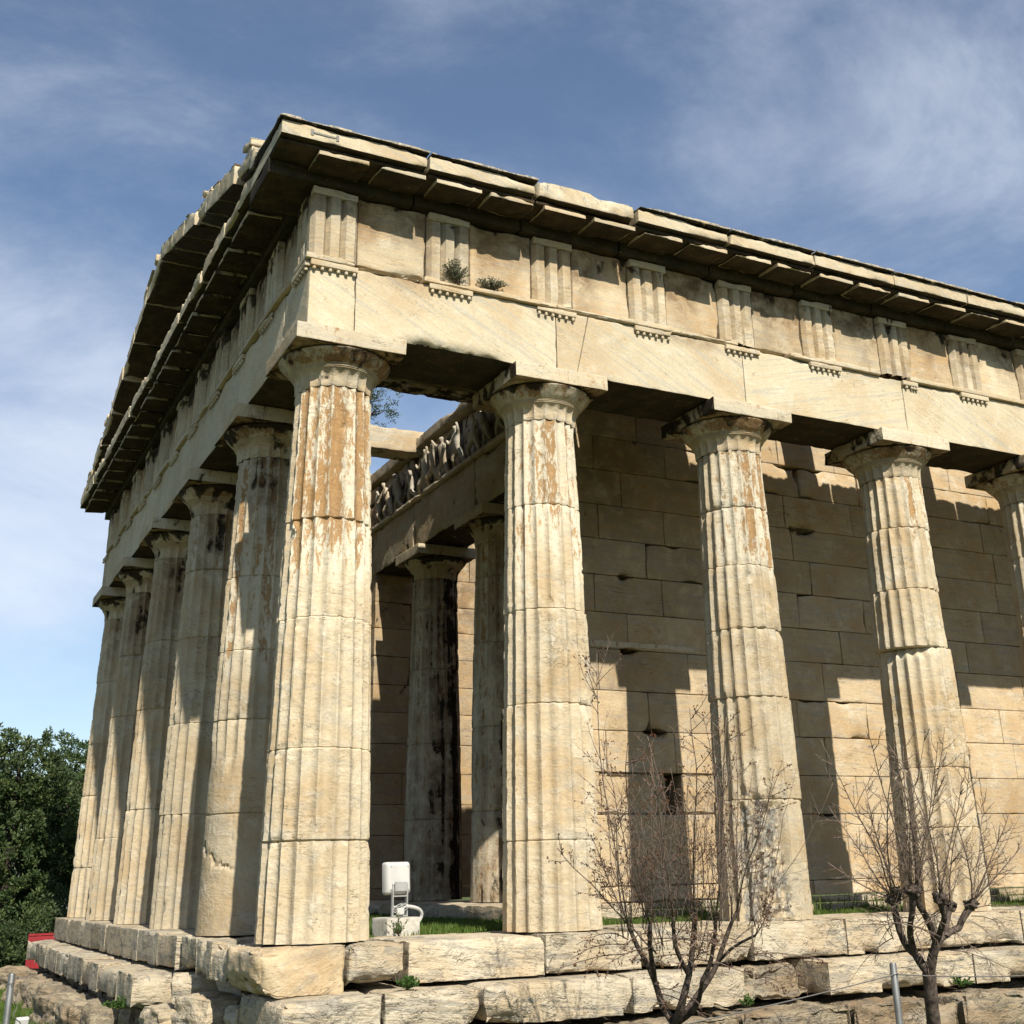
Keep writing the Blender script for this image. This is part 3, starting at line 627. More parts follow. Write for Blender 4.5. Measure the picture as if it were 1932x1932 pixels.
for k in range(len(ARC_S)-1):
    a, b = ARC_S[k], ARC_S[k+1]
    sp = {0: [(-.50, .05)], 1: [(.80, b)], 3: [(a, 5.55), (5.86, 7.20)], 4: [(7.70, b)]}.get(k, [(a, b)])
    if k == 2: sp = [(a, 4.92)]
    if k == 3: sp = [(5.72, 7.20)]
    taenia(SOUTH, sp, ZT, 600+k*5, arcs[k])
mb = MB(); block(mb, (.06, .30, ZT-.075), (.80, .455, ZT-.01), SOUTH, res=.022, rnd_=.015, chip=.12, cr=.06, thr=-.2, rough=.012, seed=4, attrs={'crust_shade': .12, 'lichen': .15}); mb.build('taenia', M_BLK, arcs[1]).__setitem__('label', 'broken stretch of the band above the architrave')
for k, s in enumerate(TRI_S):
    pk = arcs[max(i for i in range(len(ARC_S)-1) if ARC_S[i] <= s+.26)] if k else arcs[0]
    if k == 6: regula(SOUTH, s+.25, ZT, 640+k, pk, w=.27, drop=(0, 2))
    else: regula(SOUTH, s, ZT, 640+k, pk, drop={4: (5,), 5: ()}.get(k, ()))
    triglyph(SOUTH, s, seed=700+k, broken=(k == 4))
    if k+1 < len(TRI_S): metope(SOUTH, s+TW, TRI_S[k+1], 720+k)
# west front
taenia(WEST, [(-.50, 2.413)], ZT, 660, arcs[0])
for k in range(4): taenia(WEST, [(WY[k+1], WY[k+2])], ZT, 661+k, arw[k+1])
for k, s in enumerate(TRI_W):
    pk = arw[min(5, max(0, int((s+.3)//2.5)))]
    regula(WEST, s-(.07 if k == 0 else 0), ZT, 670+k, pk if k else arcs[0]); triglyph(WEST, s, seed=740+k, crust_shade=.30, hi=k < 6)
    if k+1 < len(TRI_W): metope(WEST, s+TW, TRI_W[k+1], 760+k, crust_shade=.34, res=.07)  # west frieze darkened overall: black streaks plus its painted shade
# backing courses behind the frieze
BK = dict(res=.12, chip=.05, rough=.005)
for fr, a, b, d0 in ((SOUTH, -.24, 15.4, -.44), (WEST, .46, 12.1, -.44), (NORTH, -.24, 8, -.44)):
    mb = MB(); block(mb, (a, d0, ZT), (b, .245 if fr is not NORTH else .36, 7.38), fr, attrs={'crust_shade': .5}, seed=3, **BK); mb.build('frieze_backer', M_SOF, temple)
# horizontal cornice
def topshear(d1, z0, z1, sl=.25):
    def f(V):
        V = V.copy(); w = np.clip((V[:, 2]-z0)/(z1-z0), 0, 1); V[:, 2] += np.maximum(0, d1-V[:, 1])*sl*w; return V
    return f
def geison(frame, a, b, seed, muts, d1=.95, kind=0, res=.04, corner=False, lip=True, d_in=-.30):
    mb = MB(); g = .0018
    A_ = {'crust_shade': lambda V, f: np.where(f[:, 2] < 0, 1.3, -.05), 'lichen': lambda V, f: np.where(f[:, 2] > 0, .35, 0)+(.30 if kind == 1 else .10*sm(fbm(V, 1.5, 2, seed), .0, .6))+.10*sm(V[:, 2], 7.66, 7.72)}
    if kind == 1:                                               # grey block whose crown has weathered round
        block(mb, (a+g, d_in, 7.578), (b-g, d1, 7.80), frame, res=(res, .06, .028), rnd_=.02, chip=.06, cr=.07, thr=0, rough=.010, seed=seed, attrs=A_, shear=topshear(d1, 7.578, 7.80))
    elif not lip:
        block(mb, (a+g, d_in, 7.578), (b-g, d1+.02, 7.785), frame, res=(res, .06, .03), rnd_=.004, chip=.08, cr=.04, thr=.05, rough=.005, seed=seed, cs=3.2, attrs={'crust_shade': lambda V, f: np.where(f[:, 2] < 0, .95, -.10), 'lichen': .14}, shear=topshear(d1, 7.578, 7.785))
    else:
        block(mb, (a+g, d_in, 7.578), (b-g, d1, 7.738), frame, res=(res, .06, .028), rnd_=.002, chip=.04, cr=.025, thr=.18, rough=.003, seed=seed, attrs=A_)
        block(mb, (a+g if not corner else a-.035, d_in+.01, 7.742), (b-g-.004, d1+.045, 7.785), frame, res=(res*.8, .06, .02), rnd_=.004, chip=.05, cr=.02, thr=.12, rough=.003, seed=seed+1,
              attrs={'lichen': .62, 'crust_shade': lambda V, f: np.where(f[:, 2] < 0, .8, .12)}, shear=topshear(d1, 7.742, 7.785))
    block(mb, (a+g, .42, 7.530), (b-g, .872, 7.5765), frame, res=(.06, .08, .03), chip=.02, seed=seed+6, attrs={'crust_shade': 1.3})
    block(mb, (a+g, d_in, 7.378), (b-g, .49, 7.574), frame, res=(.08, .1, .05), chip=.02, seed=seed+2, attrs={'crust_shade': 1.25})
    o = mb.build('cornice_block', M_ARC, temple)
    for k, (m0, m1) in enumerate(muts):
        mm = MB(); dz = lambda V: np.stack([V[:, 0], V[:, 1], V[:, 2]+(.89-V[:, 1])*.06], 1)
        block(mm, (m0, .485, 7.468), (m1, .892, 7.5285), frame, res=.035, rnd_=.003, chip=.06, cr=.03, thr=.14, rough=.005, seed=seed+10+k, shear=dz, attrs={'crust_shade': lambda V, f: np.where(f[:, 2] < 0, 1.0 if frame is SOUTH else 1.2, -.1 if frame is SOUTH else .3)+np.where(f[:, 0]*f[:, 0] > .5, .2, 0), 'patina': .1})
        mm.build('mutule', M_BLK, o)
    return o
J = [.665+1.3075*k for k in range(12)]
c0 = geison(SOUTH, -.95, J[0], 800, [(-.535, .015), (.135, .655)], corner=True); c0['label'] = 'corner cornice block with an inlaid clamp shaped scar'
for k in range(11):
    a, b = J[k], J[k+1]
    o = geison(SOUTH, a, b, 810+3*k, [(a+.105, a+.65), (a+.745, b-.006)], kind=1 if k == 1 else 0)
    if k == 1: o['label'] = 'grey cornice block with a rounded weathered crown'
mm = MB(); block(mm, (-.52, .485, 7.468), (.02, .892, 7.5285), WEST, res=.05, chip=.05, attrs={'crust_shade': .8}); mm.build('mutule', M_BLK, c0)
mm = MB()                                                       # clamp set across the crack of the corner block
for a, b, c, d in ((-.62, -.37, 7.655, 7.675), (-.645, -.615, 7.63, 7.70), (-.375, -.345, 7.63, 7.70)): block(mm, (a, .93, c), (b, .9535, d), SOUTH, res=.2, rnd_=.001, chip=0, rough=0)
M_LEAD = simple('lead', (.20, .19, .16), .7, .2)
mm.build('clamp', M_LEAD, c0)
JW = [.31]+[1.76+1.2915*k-.32 for k in range(9)]+[13.52]
for k in range(len(JW)-1):
    a, b = JW[k], JW[k+1]
    geison(WEST, a, b, 860+3*k, [(a+.1, a+.60), (a+.73, b-.02)] if b-a > 1.2 else [(a+.3, b-.1)], res=.05, d_in=-.3, lip=False)
for k in range(5): geison(NORTH, .4+1.5*k, 1.9+1.5*k, 900+3*k, [(.5+1.5*k, 1.02+1.5*k)], res=.15)
# pediment: tympanum and raking cornice in blocks, crowned by ragged tile stumps
PS = .29; ZOF = 7.54; APX = 6.2875
def rake(frame, a, b, z_off, th, d0, d1, name, mat, seed, res=.06, attrs=None, **k):
    def sh(V):
        V = V.copy(); V[:, 2] += PS*(np.minimum(V[:, 0], 2*APX-V[:, 0])+.95); return V
    mb = MB(); block(mb, (a, d0, z_off), (b, d1, z_off+th), frame, res=(res, .08, .05), seed=seed, shear=sh, attrs=attrs, **k); return mb, sh
ytp = np.linspace(.4, 12.175, 13)
for k in range(12):
    a, b = ytp[k]+.003, ytp[k+1]-.003; mb = MB()
    def sh(V, a=a, b=b):
        V = V.copy(); top = PS*(np.minimum(V[:, 0], 2*APX-V[:, 0])+.95)-.06+ZOF-7.80; V[:, 2] = 7.80+(V[:, 2]-7.80)*np.maximum(top, .02); return V
    block(mb, (a, -.1, 7.80), (b, .30, 8.80), WEST, res=(.1, .2, .12), chip=.02, seed=950+k, shear=sh, attrs={'crust_shade': .62}); mb.build('tympanum_block', M_SOF, temple)
RB = [.28, 1.15, 2.0, 2.75, 3.5, 4.3, 5.25, 6.2875, 7.3, 8.3, 9.3, 10.3, 11.3, 12.3, 13.5]
for k in range(len(RB)-1):
    a, b = RB[k], RB[k+1]
    mb, sh = rake(WEST, a+.004, b-.004, ZOF, .27, -.1, .965, 'x', None, 970+k, attrs={'crust_shade': lambda V, f: np.where(f[:, 2] < 0, 1.0, -.1), 'lichen': .14}, rnd_=.004, chip=.09, cr=.05, thr=.10, rough=.008)
    o = mb.build('raking_cornice', M_ARC, temple)
    r = random.Random(k); s = a+.03
    while s < b-.2:
        w = r.uniform(.22, .46); e = min(b-.02, s+w); mm = MB(); h = r.choice([.03, .05, .08, .11, .14])
        block(mm, (s, -.1, ZOF+.274), (e, .985-r.uniform(0, .10), ZOF+.274+h), WEST, res=.05, rnd_=.012, chip=.08, cr=.05, thr=-.05, rough=.01, seed=k*7+int(s*9), shear=sh, attrs={'lichen': .38})
        mm.build('tile_stump', M_BLK, o); s = e+r.choice([.01, .01, .05, .18])
# ---- porch entablature with the sculpted frieze, its deep shade darkened into the stone colour
for k, (a, b) in enumerate([(2.45, 4.996), (4.996, 7.579), (7.579, 10.125)]):
    mb = MB(); block(mb, (3.86, a+.003, 5.755), (4.70, b-.003, 6.585), res=.05, chip=.07, cr=.05, thr=.1, rough=.006, seed=1000+k, attrs={'crust_shade': lambda V, f: np.where(f[:, 2] < 0, .85, .24), 'lichen': .22, 'tint': -.12})
    o = mb.build('porch_architrave', M_BLK, temple)
    mb = MB(); block(mb, (3.795, a+.003, 6.589), (4.70, b-.003, 6.665), res=.05, chip=.05, seed=1010+k, attrs={'crust_shade': .1, 'patina': .2}); mb.build('moulding', M_BLK, o)
    mb = MB(); block(mb, (3.81, a+.003, 7.545), (4.70, b-.003, 7.69+.03*k), res=.05, rnd_=.003, chip=.08, cr=.035, thr=.12, rough=.006, seed=1020+k, attrs={'crust_shade': .16, 'tint': -.1}); mb.build('porch_cornice', M_BLK, temple)
mb = MB(); block(mb, (3.965, 2.46, 6.668), (4.66, 10.12, 7.542), res=.08, rough=.006, seed=1031, attrs={'crust_shade': .50, 'patina': .2, 'tint': -.2}); frz = mb.build('sculpted_frieze', M_BLK, temple)
def skin(name, pts, edges, mat, parent, attrs=None, sub=1):
    me = bpy.data.meshes.new(name); me.from_pydata([p[:3] for p in pts], edges, []); ob = bpy.data.objects.new(name, me); COL.objects.link(ob)
    md = ob.modifiers.new('s', 'SKIN'); me.skin_vertices[0].data[0].use_root = True
    for i, p in enumerate(pts): me.skin_vertices[0].data[i].radius = (p[3]*(1.32 if p[3] > .055 else 1.0),)*2
    ss = ob.modifiers.new('u', 'SUBSURF'); ss.levels = sub; ss.render_levels = sub
    dg = bpy.context.evaluated_depsgraph_get(); ev = ob.evaluated_get(dg); m2 = bpy.data.meshes.new_from_object(ev)
    bpy.data.objects.remove(ob); bpy.data.meshes.remove(me)
    V = np.zeros(len(m2.vertices)*3); m2.vertices.foreach_get('co', V); V = V.reshape(-1, 3)
    Q = [tuple(p.vertices) for p in m2.polygons]; bpy.data.meshes.remove(m2)
    V = V+(.007*np.stack([fbm(V, 11, 2, 3), fbm(V, 11, 2, 4), fbm(V, 11, 2, 5)], 1))
    mb = MB(); mb.add(V, [np.array([q for q in Q if len(q) == 4]), np.array([q for q in Q if len(q) == 3])], attrs)
    return mb.build(name, mat, parent, angle=180)
def relief(y, seed, headless=False, s=.40):
    """weathered high-relief body: legs, trunk, head and raised or dropped arms, turned along the frieze"""
    r = random.Random(seed); z0 = 6.67; x0 = 3.93; lean = r.uniform(-.16, .16); d = r.choice([-1, 1]); H = .80
    hip = np.array([x0-.03, y, z0+.40*H*1.05]); ch = hip+np.array([-.05, lean*.6, .25*H]); nk = ch+np.array([0, lean*.25, .09*H]); hd = nk+np.array([-.02, lean*.2, .085*H])
    P = [(*hip, .060), (*(hip+(ch-hip)*.5), .058), (*ch, .078), (*nk, .027), (*hd, .054), (*(hd+np.array([-.005, 0, .045])), .046)]
    E = [(0, 1), (1, 2), (2, 3), (3, 4), (4, 5)]
    if headless: P = P[:4]; E = E[:3]
    for sg, spread in ((1, r.uniform(.08, .2)), (-1, r.uniform(.05, .16))):
        kx = hip+np.array([-.05 if sg == d else .0, sg*spread, -.19*H]); ft = np.array([x0+.01, kx[1]+sg*r.uniform(-.02, .12), z0+.03]); i = len(P)
        P += [(*(hip+np.array([0, sg*.045, -.03])), .052), (*kx, .042), (*(ft+np.array([0, 0, .02])), .028)]; E += [(0, i), (i, i+1), (i+1, i+2)]
    for sg in (1, -1):
        if r.random() < .25: continue
        sh_ = ch+np.array([0, sg*.08, .03]); el = sh_+np.array([-.04, sg*r.uniform(.06, .14), r.choice([-.13, .06, -.05])]); ha = el+np.array([-.03, sg*r.uniform(-.05, .10), r.choice([.12, -.08, .1])]); i = len(P)
        P += [(*sh_, .036), (*el, .028), (*ha, .022)]; E += [(2, i), (i, i+1), (i+1, i+2)]
    return skin('relief_figure', P, E, M_FIG, frz, {'crust_shade': r.uniform(-.15, .12), 'stain_shade': r.uniform(0, .25), 'tint': r.uniform(-.05, .15)})
M_FIG = stone('figure_marble', base=(.46, .42, .34), tan=(.36, .28, .18), veinamt=.2, bump=.3)
for k, y in enumerate([3.5, 4.1, 4.62, 5.05, 5.7, 6.3, 6.78, 7.12, 7.75, 8.4, 8.9, 9.45]):
    relief(y, 60+k, headless=k in (3, 11))
# ceiling slabs that survive over the corner, and single beams across the open colonnade
def beam(a, b, seed, c=.45):
    mb = MB(); block(mb, a, b, res=.065, rnd_=.003, chip=.05, cr=.03, thr=.2, rough=.006, seed=seed, attrs={'crust_shade': lambda V, f: np.where(f[:, 2] < 0, c, 0)}); return mb.build('ceiling_beam', M_BLK, temple)
for k, y0 in enumerate((.32, .9, 1.75, 2.6, 3.45)):
    mb = MB(); block(mb, (.32, y0, 7.52+.012*(k % 2)), (4.1, y0+(.87 if k else .60), 7.72), res=.12, chip=.04, seed=1100+k, attrs={'crust_shade': lambda V, f: np.where(f[:, 2] < 0, .95, .2)}); mb.build('ceiling_slab', M_SOF, temple)
beam((.32, 4.31, 7.40), (3.8, 4.76, 7.80), 1110, .6); beam((.32, 7.38, 7.45), (4.0, 7.9, 7.87), 1111); beam((.32, 10.0, 7.45), (4.0, 10.5, 7.87), 1112)
for k, x0 in enumerate((4.12, 4.72, 5.32)):
    mb = MB(); block(mb, (x0, .32, 7.522+.013*(k % 2)), (x0+.62, 2.6, 7.715), res=.12, chip=.04, seed=1120+k, attrs={'crust_shade': lambda V, f: np.where(f[:, 2] < 0, .95, .2)}); mb.build('ceiling_slab', M_SOF, temple)
for x0 in (7.75, 10.2, 12.9): beam((x0, .32, 7.46), (x0+.56, 2.6, 7.86), int(x0*10))
# ------------------------------------------------------------------ ground
def gz(X, Y):
    P = np.stack([X, Y, 0*X], 1); return -1.12+.06*fbm(P, .5, 3, 2)-.004*np.maximum(0, -X-4)-.018*np.maximum(0, Y-12)*(X < 3)
def sheet(name, xs, ys, mat, f):
    X, Y = np.meshgrid(xs, ys, indexing='ij'); V = np.stack([X.ravel(), Y.ravel(), f(X.ravel(), Y.ravel())], 1)
    i = np.arange(len(V)).reshape(X.shape); F = np.stack([i[:-1, :-1].ravel(), i[1:, :-1].ravel(), i[1:, 1:].ravel(), i[:-1, 1:].ravel()], 1)
    mb = MB(); mb.add(V, [F]); return mb.build(name, mat, None, angle=180)
M_SOIL = simple('soil_grass', (.06, .085, .02), .95, 0, .5, 2.2, .6, .1, col2=(.10, .095, .04))
M_TURF = simple('turf', (.05, .085, .018), .95, 0, .5, 6, .6, .1, col2=(.085, .11, .03))
q = np.concatenate([-np.geomspace(1500, 18, 14), np.linspace(-16, 24, 81), np.geomspace(26, 1500, 14)])
g = sheet('ground', q, q, M_SOIL, gz); tag(g, kind='structure')
fl_ = sheet('colonnade_floor', np.linspace(.58, 16.4, 80), np.linspace(.58, 2.12, 14), M_TURF, lambda X, Y: -.03+.03*fbm(np.stack([X, Y, X*0], 1), 2, 2, 1)); tag(fl_, kind='structure')
fl2 = sheet('porch_floor', np.linspace(.56, 3.3, 20), np.linspace(2.1, 12.0, 60), M_TURF, lambda X, Y: -.03+.03*fbm(np.stack([X, Y, X*0], 1), 2, 2, 1)); tag(fl2, kind='structure')
fl3 = sheet('room_floor', np.linspace(4.74, 8.0, 10), np.linspace(3.16, 9.42, 10), M_PORO, lambda X, Y: .1+0*X); tag(fl3, kind='structure')
M_GRASS = leafmat('grass_blade', (.07, .125, .018), (.14, .18, .04), .35)
def blades(mb, pts, h0, h1, w=.006, seed=0, lean=.5):
    r = np.random.default_rng(seed); n = len(pts); az = r.uniform(0, 2*math.pi, n); h = r.uniform(h0, h1, n); l = r.uniform(.1, lean, n)*h; fa = r.uniform(0, 2*math.pi, n)
    d = np.stack([np.cos(fa), np.sin(fa), 0*fa], 1)*w; t = np.stack([np.cos(az)*l, np.sin(az)*l, h], 1); m = np.stack([np.cos(az)*l*.3, np.sin(az)*l*.3, h*.55], 1)
    V = np.stack([pts-d, pts+d, pts+m+d*.7, pts+m-d*.7, pts+t], 1).reshape(-1, 3); k = np.arange(n)*5
    mb.add(V, [np.stack([k, k+1, k+2, k+3], 1), np.stack([k+3, k+2, k+4], 1)], {'shade': np.repeat(r.uniform(-1, 1, n), 5)})
r_ = np.random.default_rng(3)
def patch(x0, x1, y0, y1, n, z):
    x = r_.uniform(x0, x1, n); y = r_.uniform(y0, y1, n); k = fbm(np.stack([x, y, 0*x], 1), 1.6, 3, 9) > -.25
    return np.stack([x[k], y[k], z(x[k], y[k])], 1)
mb = MB(); flz = lambda X, Y: -.035+.03*fbm(np.stack([X, Y, X*0], 1), 2, 2, 1)
blades(mb, patch(.62, 3.4, .62, 7.0, 30000, flz), .02, .075, .005, 1); blades(mb, patch(3.3, 16, .62, 2.1, 34000, flz), .02, .075, .005, 2); blades(mb, patch(4.8, 15.8, 1.8, 2.25, 1200, flz), .10, .30, .006, 5)
tag(mb.build('colonnade_grass', M_GRASS), 'short green grass growing on the colonnade floor behind the columns', 'grass', kind='stuff')
mb = MB(); blades(mb, patch(-4.5, -1.25, 3.0, 17.0, 70000, lambda X, Y: gz(X, Y)-.01), .03, .12, .010, 3); blades(mb, patch(-4.5, 12, -6, -1.4, 30000, lambda X, Y: gz(X, Y)-.01), .03, .14, .008, 4)
tag(mb.build('meadow_grass', M_GRASS), 'green grass on the ground around the temple foundation', 'grass', kind='stuff')

# ------------------------------------------------------------------ plants rooted in the masonry
M_SAGE = leafmat('sage_leaf', (.085, .095, .05), (.16, .165, .10), .15); M_STEM = simple('dry_stem', (.11, .08, .05), .9)
def tuft(label, c, n, h, spread, seed, mat, cat='plant', w=.007, droop=0.0, group=None):
    r = np.random.default_rng(seed); e = empty('wall_plant', label, cat, tuple(c), group)
    mb = MB(); st = MB()
    for i in range(n):
        az = r.uniform(math.pi, 2*math.pi) if r.random() < .75 else r.uniform(0, math.pi); out = spread*r.uniform(.05, 1); hh = h*r.uniform(.45, 1)*(1-.45*(out/spread)**2)
        tip = np.array([math.cos(az)*out, math.sin(az)*out*.6-.02, hh-droop*out]); K = 9; ts = np.linspace(0, 1, K)
        pts = np.stack([tip[0]*ts, tip[1]*ts**.8, tip[2]*ts**.9], 1)+r.normal(0, .004, (K, 3))
        tube(st, pts, np.linspace(.0035, .0015, K), 3)
        for q_ in pts[2:]:
            m = 5; d = r.normal(0, 1, (m, 3)); d[:, 2] = np.abs(d[:, 2])+.3; d /= np.linalg.norm(d, axis=1, keepdims=True); L = r.uniform(.014, .034, m)[:, None]
            s = np.cross(d, r.normal(0, 1, (m, 3))); s /= np.linalg.norm(s, axis=1, keepdims=True)
            V = np.stack([q_+0*d, q_+d*L*.5+s*w*.6, q_+d*L, q_+d*L*.5-s*w*.6], 1).reshape(-1, 3); k = np.arange(m)*4
            mb.add(V, [np.stack([k, k+1, k+2, k+3], 1)], {'shade': r.uniform(-1, 1)})
    st.build('stem', M_STEM, e); mb.build('foliage', mat, e, angle=180); return e
def tube(mb, pts, rad, sides=5, attrs=None, cap=True):
    pts = np.asarray(pts, float); rad = np.broadcast_to(np.asarray(rad, float), (len(pts),)); T = np.gradient(pts, axis=0); T /= np.maximum(np.linalg.norm(T, axis=1, keepdims=True), 1e-9)
    ref = np.array([0, 0, 1.0]) if abs(T[0, 2]) < .9 else np.array([1.0, 0, 0]); A = np.cross(T, ref); A /= np.maximum(np.linalg.norm(A, axis=1, keepdims=True), 1e-9); B = np.cross(T, A)
    a = np.linspace(0, 2*math.pi, sides+1)[:-1]; V = (pts[:, None]+rad[:, None, None]*(np.cos(a)[None, :, None]*A[:, None]+np.sin(a)[None, :, None]*B[:, None])).reshape(-1, 3)
    i = np.arange(len(V)).reshape(len(pts), sides); j = np.roll(i, -1, 1); F = np.stack([i[:-1].ravel(), j[:-1].ravel(), j[1:].ravel(), i[1:].ravel()], 1)
    fs = [F]
    if cap and sides > 3: fs += [i[-1][None, :], i[0][::-1][None, :]]
    mb.add(V, fs, attrs)
tuft('grey green tuft growing in front of the second triglyph', (1.16, -.47, 6.56), 60, .26, .17, 1, M_SAGE)
tuft('low grey green tuft growing at the foot of the second metope', (1.62, -.42, 6.56), 55, .15, .24, 2, M_SAGE)
M_WEED = leafmat('weed_leaf', (.06, .12, .025), (.10, .17, .04), .3)
tuft('green weed sprouting in the step joint below the corner column', (.60, -.80, -.37), 34, .10, .12, 3, M_WEED, w=.013)
tuft('thin weed growing against the concrete base of the floodlight', (1.02, .52, -.02), 12, .24, .16, 4, M_WEED, w=.006)
tuft('small weed tuft at the foot of the broken rubbly step', (3.9, -1.02, -.70), 14, .10, .12, 5, M_WEED, w=.014)
tuft('small weed tuft on the foundation beside the pollarded tree', (6.6, -1.02, -.68), 16, .10, .20, 6, M_WEED, w=.014)
tuft('weed tuft hanging under the western step near the boulders', (-1.05, 3.3, -.72), 22, .12, .2, 7, M_WEED, w=.016)

# ------------------------------------------------------------------ bare shrub and pollarded tree in front of the steps
M_BARK = simple('bark', (.12, .092, .072), .95, 0, .55, 22, .9, .15, col2=(.035, .026, .021)); M_TWIG = simple('twig', (.20, .145, .11), .9, 0, .3, 30, .2, .2); M_BUD = simple('bud', (.13, .06, .03), .8, 0, .4, 30, .2, .2)
def limb(mb, p0, p1, r0, r1, seed, bend=.05, n=9, sides=7):
    r = np.random.default_rng(seed); p0 = np.array(p0, float); p1 = np.array(p1, float); L = np.linalg.norm(p1-p0); t = np.linspace(0, 1, n)[:, None]
    b = r.normal(0, 1, 3)*bend*L; pts = p0+(p1-p0)*t+b*np.sin(math.pi*t)+np.stack([fbm(p0+(p1-p0)*t*1.0+9*k, 5, 2, seed+k)*L*.02 for k in range(3)], 1)*np.sin(math.pi*t)
    rr = (r0+(r1-r0)*t[:, 0])*(1+.10*fbm(pts, 9, 2, seed)); tube(mb, pts, rr, sides); return pts
def whip(tw, bd, p, d, L, r0, seed, side=.55, lv=0, budp=.6, nside=9, curve=.5):
    """a thin shoot with side twigs and buds"""
    r = np.random.default_rng(seed); n = 8 if lv == 0 else 5; pts = [np.array(p)]; d = np.array(d)/np.linalg.norm(d)
    for k in range(n):
        d = d+r.normal(0, .07+.05*lv, 3)+np.array([0, 0, .06*curve]); d /= np.linalg.norm(d); pts.append(pts[-1]+d*L/n)
    pts = np.array(pts); tube(tw, pts, np.linspace(r0, r0*.42, n+1), 4 if lv == 0 else 3)
    if bd is not None and r.random() < budp:
        for q in (pts[-1], pts[-2]): bud(bd, q, d, r)
    if lv < 2:
        for k in range(int(nside*(1 if lv == 0 else .45))):
            t = r.uniform(.15, .97); i = int(t*n); q = pts[i]+(pts[i+1]-pts[i])*(t*n-i); a = r.normal(0, 1, 3); tt = pts[i+1]-pts[i]; tt /= np.linalg.norm(tt); a -= tt*(a@tt); a /= np.linalg.norm(a)
            dd = tt*r.uniform(.5, 1)+a*side*1.5; whip(tw, bd, q, dd, L*r.uniform(.10, .32)*(1.15-t*.5), r0*.55, int(r.integers(1e9)), side, lv+1, budp, nside, curve)
            if bd is not None and r.random() < budp*.35: bud(bd, q, dd, r)
def bud(mb, q, d, r):
    for _ in range(2):
        dd = d/np.linalg.norm(d)+r.normal(0, .5, 3); dd /= np.linalg.norm(dd); s = np.cross(dd, r.normal(0, 1, 3)); s /= np.linalg.norm(s); b = np.cross(dd, s); L = r.uniform(.009, .020); w = L*.28
        V = np.array([q, q+dd*L*.5+s*w, q+dd*L*.5+b*w, q+dd*L*.5-s*w, q+dd*L*.5-b*w, q+dd*L]); mb.add(V, [np.array([(0, 2, 1), (0, 3, 2), (0, 4, 3), (0, 1, 4), (5, 1, 2), (5, 2, 3), (5, 3, 4), (5, 4, 1)])])
sh = empty('bare_shrub', 'bare many stemmed shrub with brown buds standing in front of the steps', 'shrub', tuple(at(1270, 2010, 9.2)))
inv = Matrix.Translation(-Vector(sh.location)); SHL = np.array(sh.location)
tr = MB(); tw = MB(); bd = MB(); r = np.random.default_rng(5)
DD = 9.2
def L3(u, v, dz=0.0): return at(u, v, DD+dz)-SHL
base = at(1268, 2075, DD)-SHL
main = [((1268, 2075, 0), (1275, 1935, 0), .105, .085), ((1275, 1935, 0), (1235, 1850, .1), .070, .050), ((1275, 1935, 0), (1300, 1840, -.1), .075, .055), ((1275, 1935, 0), (1355, 1815, .15), .060, .042), ((1285, 1925, 0), (1325, 1850, -.25), .05, .038),
        ((1235, 1850, .1), (1185, 1745, .2), .050, .034), ((1235, 1850, .1), (1225, 1740, -.1), .045, .032), ((1300, 1840, -.1), (1310, 1735, 0), .050, .034), ((1300, 1840, -.1), (1270, 1730, -.25), .042, .030), ((1355, 1815, .15), (1390, 1720, .2), .042, .028), ((1325, 1850, -.25), (1350, 1730, -.35), .038, .028), ((1355, 1815, .15), (1425, 1765, -.1), .03, .02)]
for k, (a, b, r0, r1) in enumerate(main): limb(tr, L3(*a), L3(*b), r0*.47, r1*.47, 20+k, .06, 10, 8)
heads = [(1185, 1745, .2), (1225, 1740, -.1), (1310, 1735, 0), (1270, 1730, -.25), (1390, 1720, .2), (1350, 1730, -.35), (1425, 1765, -.1), (1240, 1800, 0), (1320, 1790, 0)]
tall = [(1185, 1745, .2, 1098, 1240), (1185, 1745, .2, 1072, 1590), (1225, 1740, -.1, 1110, 1420), (1225, 1740, -.1, 1160, 1400), (1310, 1735, 0, 1318, 1355), (1350, 1730, -.35, 1350, 1370), (1350, 1730, -.35, 1415, 1365), (1390, 1720, .2, 1445, 1450), (1270, 1730, -.25, 1215, 1450), (1310, 1735, 0, 1275, 1390), (1390, 1720, .2, 1395, 1420), (1185, 1745, .2, 1125, 1560), (1425, 1765, -.1, 1470, 1690), (1240, 1800, 0, 1085, 1620)]
for k, (u, v, dz, u2, v2) in enumerate(tall):
    a = L3(u, v, dz); b = L3(u2, v2, dz+r.uniform(-.5, .5)); d = b-a; whip(tw, bd, a, d/np.linalg.norm(d)-np.array([0, 0, .12]), np.linalg.norm(d)*1.03, .0068, 300+k, .5, 0, .5, 14, .9)
for k in range(96):
    u, v, dz = heads[k % len(heads)]; a = L3(u+r.uniform(-14, 14), v+r.uniform(-20, 30), dz); u2 = u+(u-1300)*.25+r.normal(0, 48); v2 = v-r.uniform(110, 320); b = L3(u2, v2, dz+r.normal(0, .35)); d = b-a
    whip(tw, bd, a, d, np.linalg.norm(d), .0032, 400+k, .6, 0, .12, 7, .6)
for k in range(26):                                             # low arching twigs
    u, v, dz = heads[k % len(heads)]; a = L3(u, v+r.uniform(20, 90), dz); d = np.array([r.normal(0, 1), r.normal(0, .7), r.uniform(-.1, .5)]); whip(tw, bd, a, d, r.uniform(.3, .7), .005, 700+k, .6, 0, .3, 9, -1.2)
tr.build('trunk', M_BARK, sh, angle=60); tw.build('twigs', M_TWIG, sh, angle=180); bd.build('buds', M_BUD, sh, angle=180)

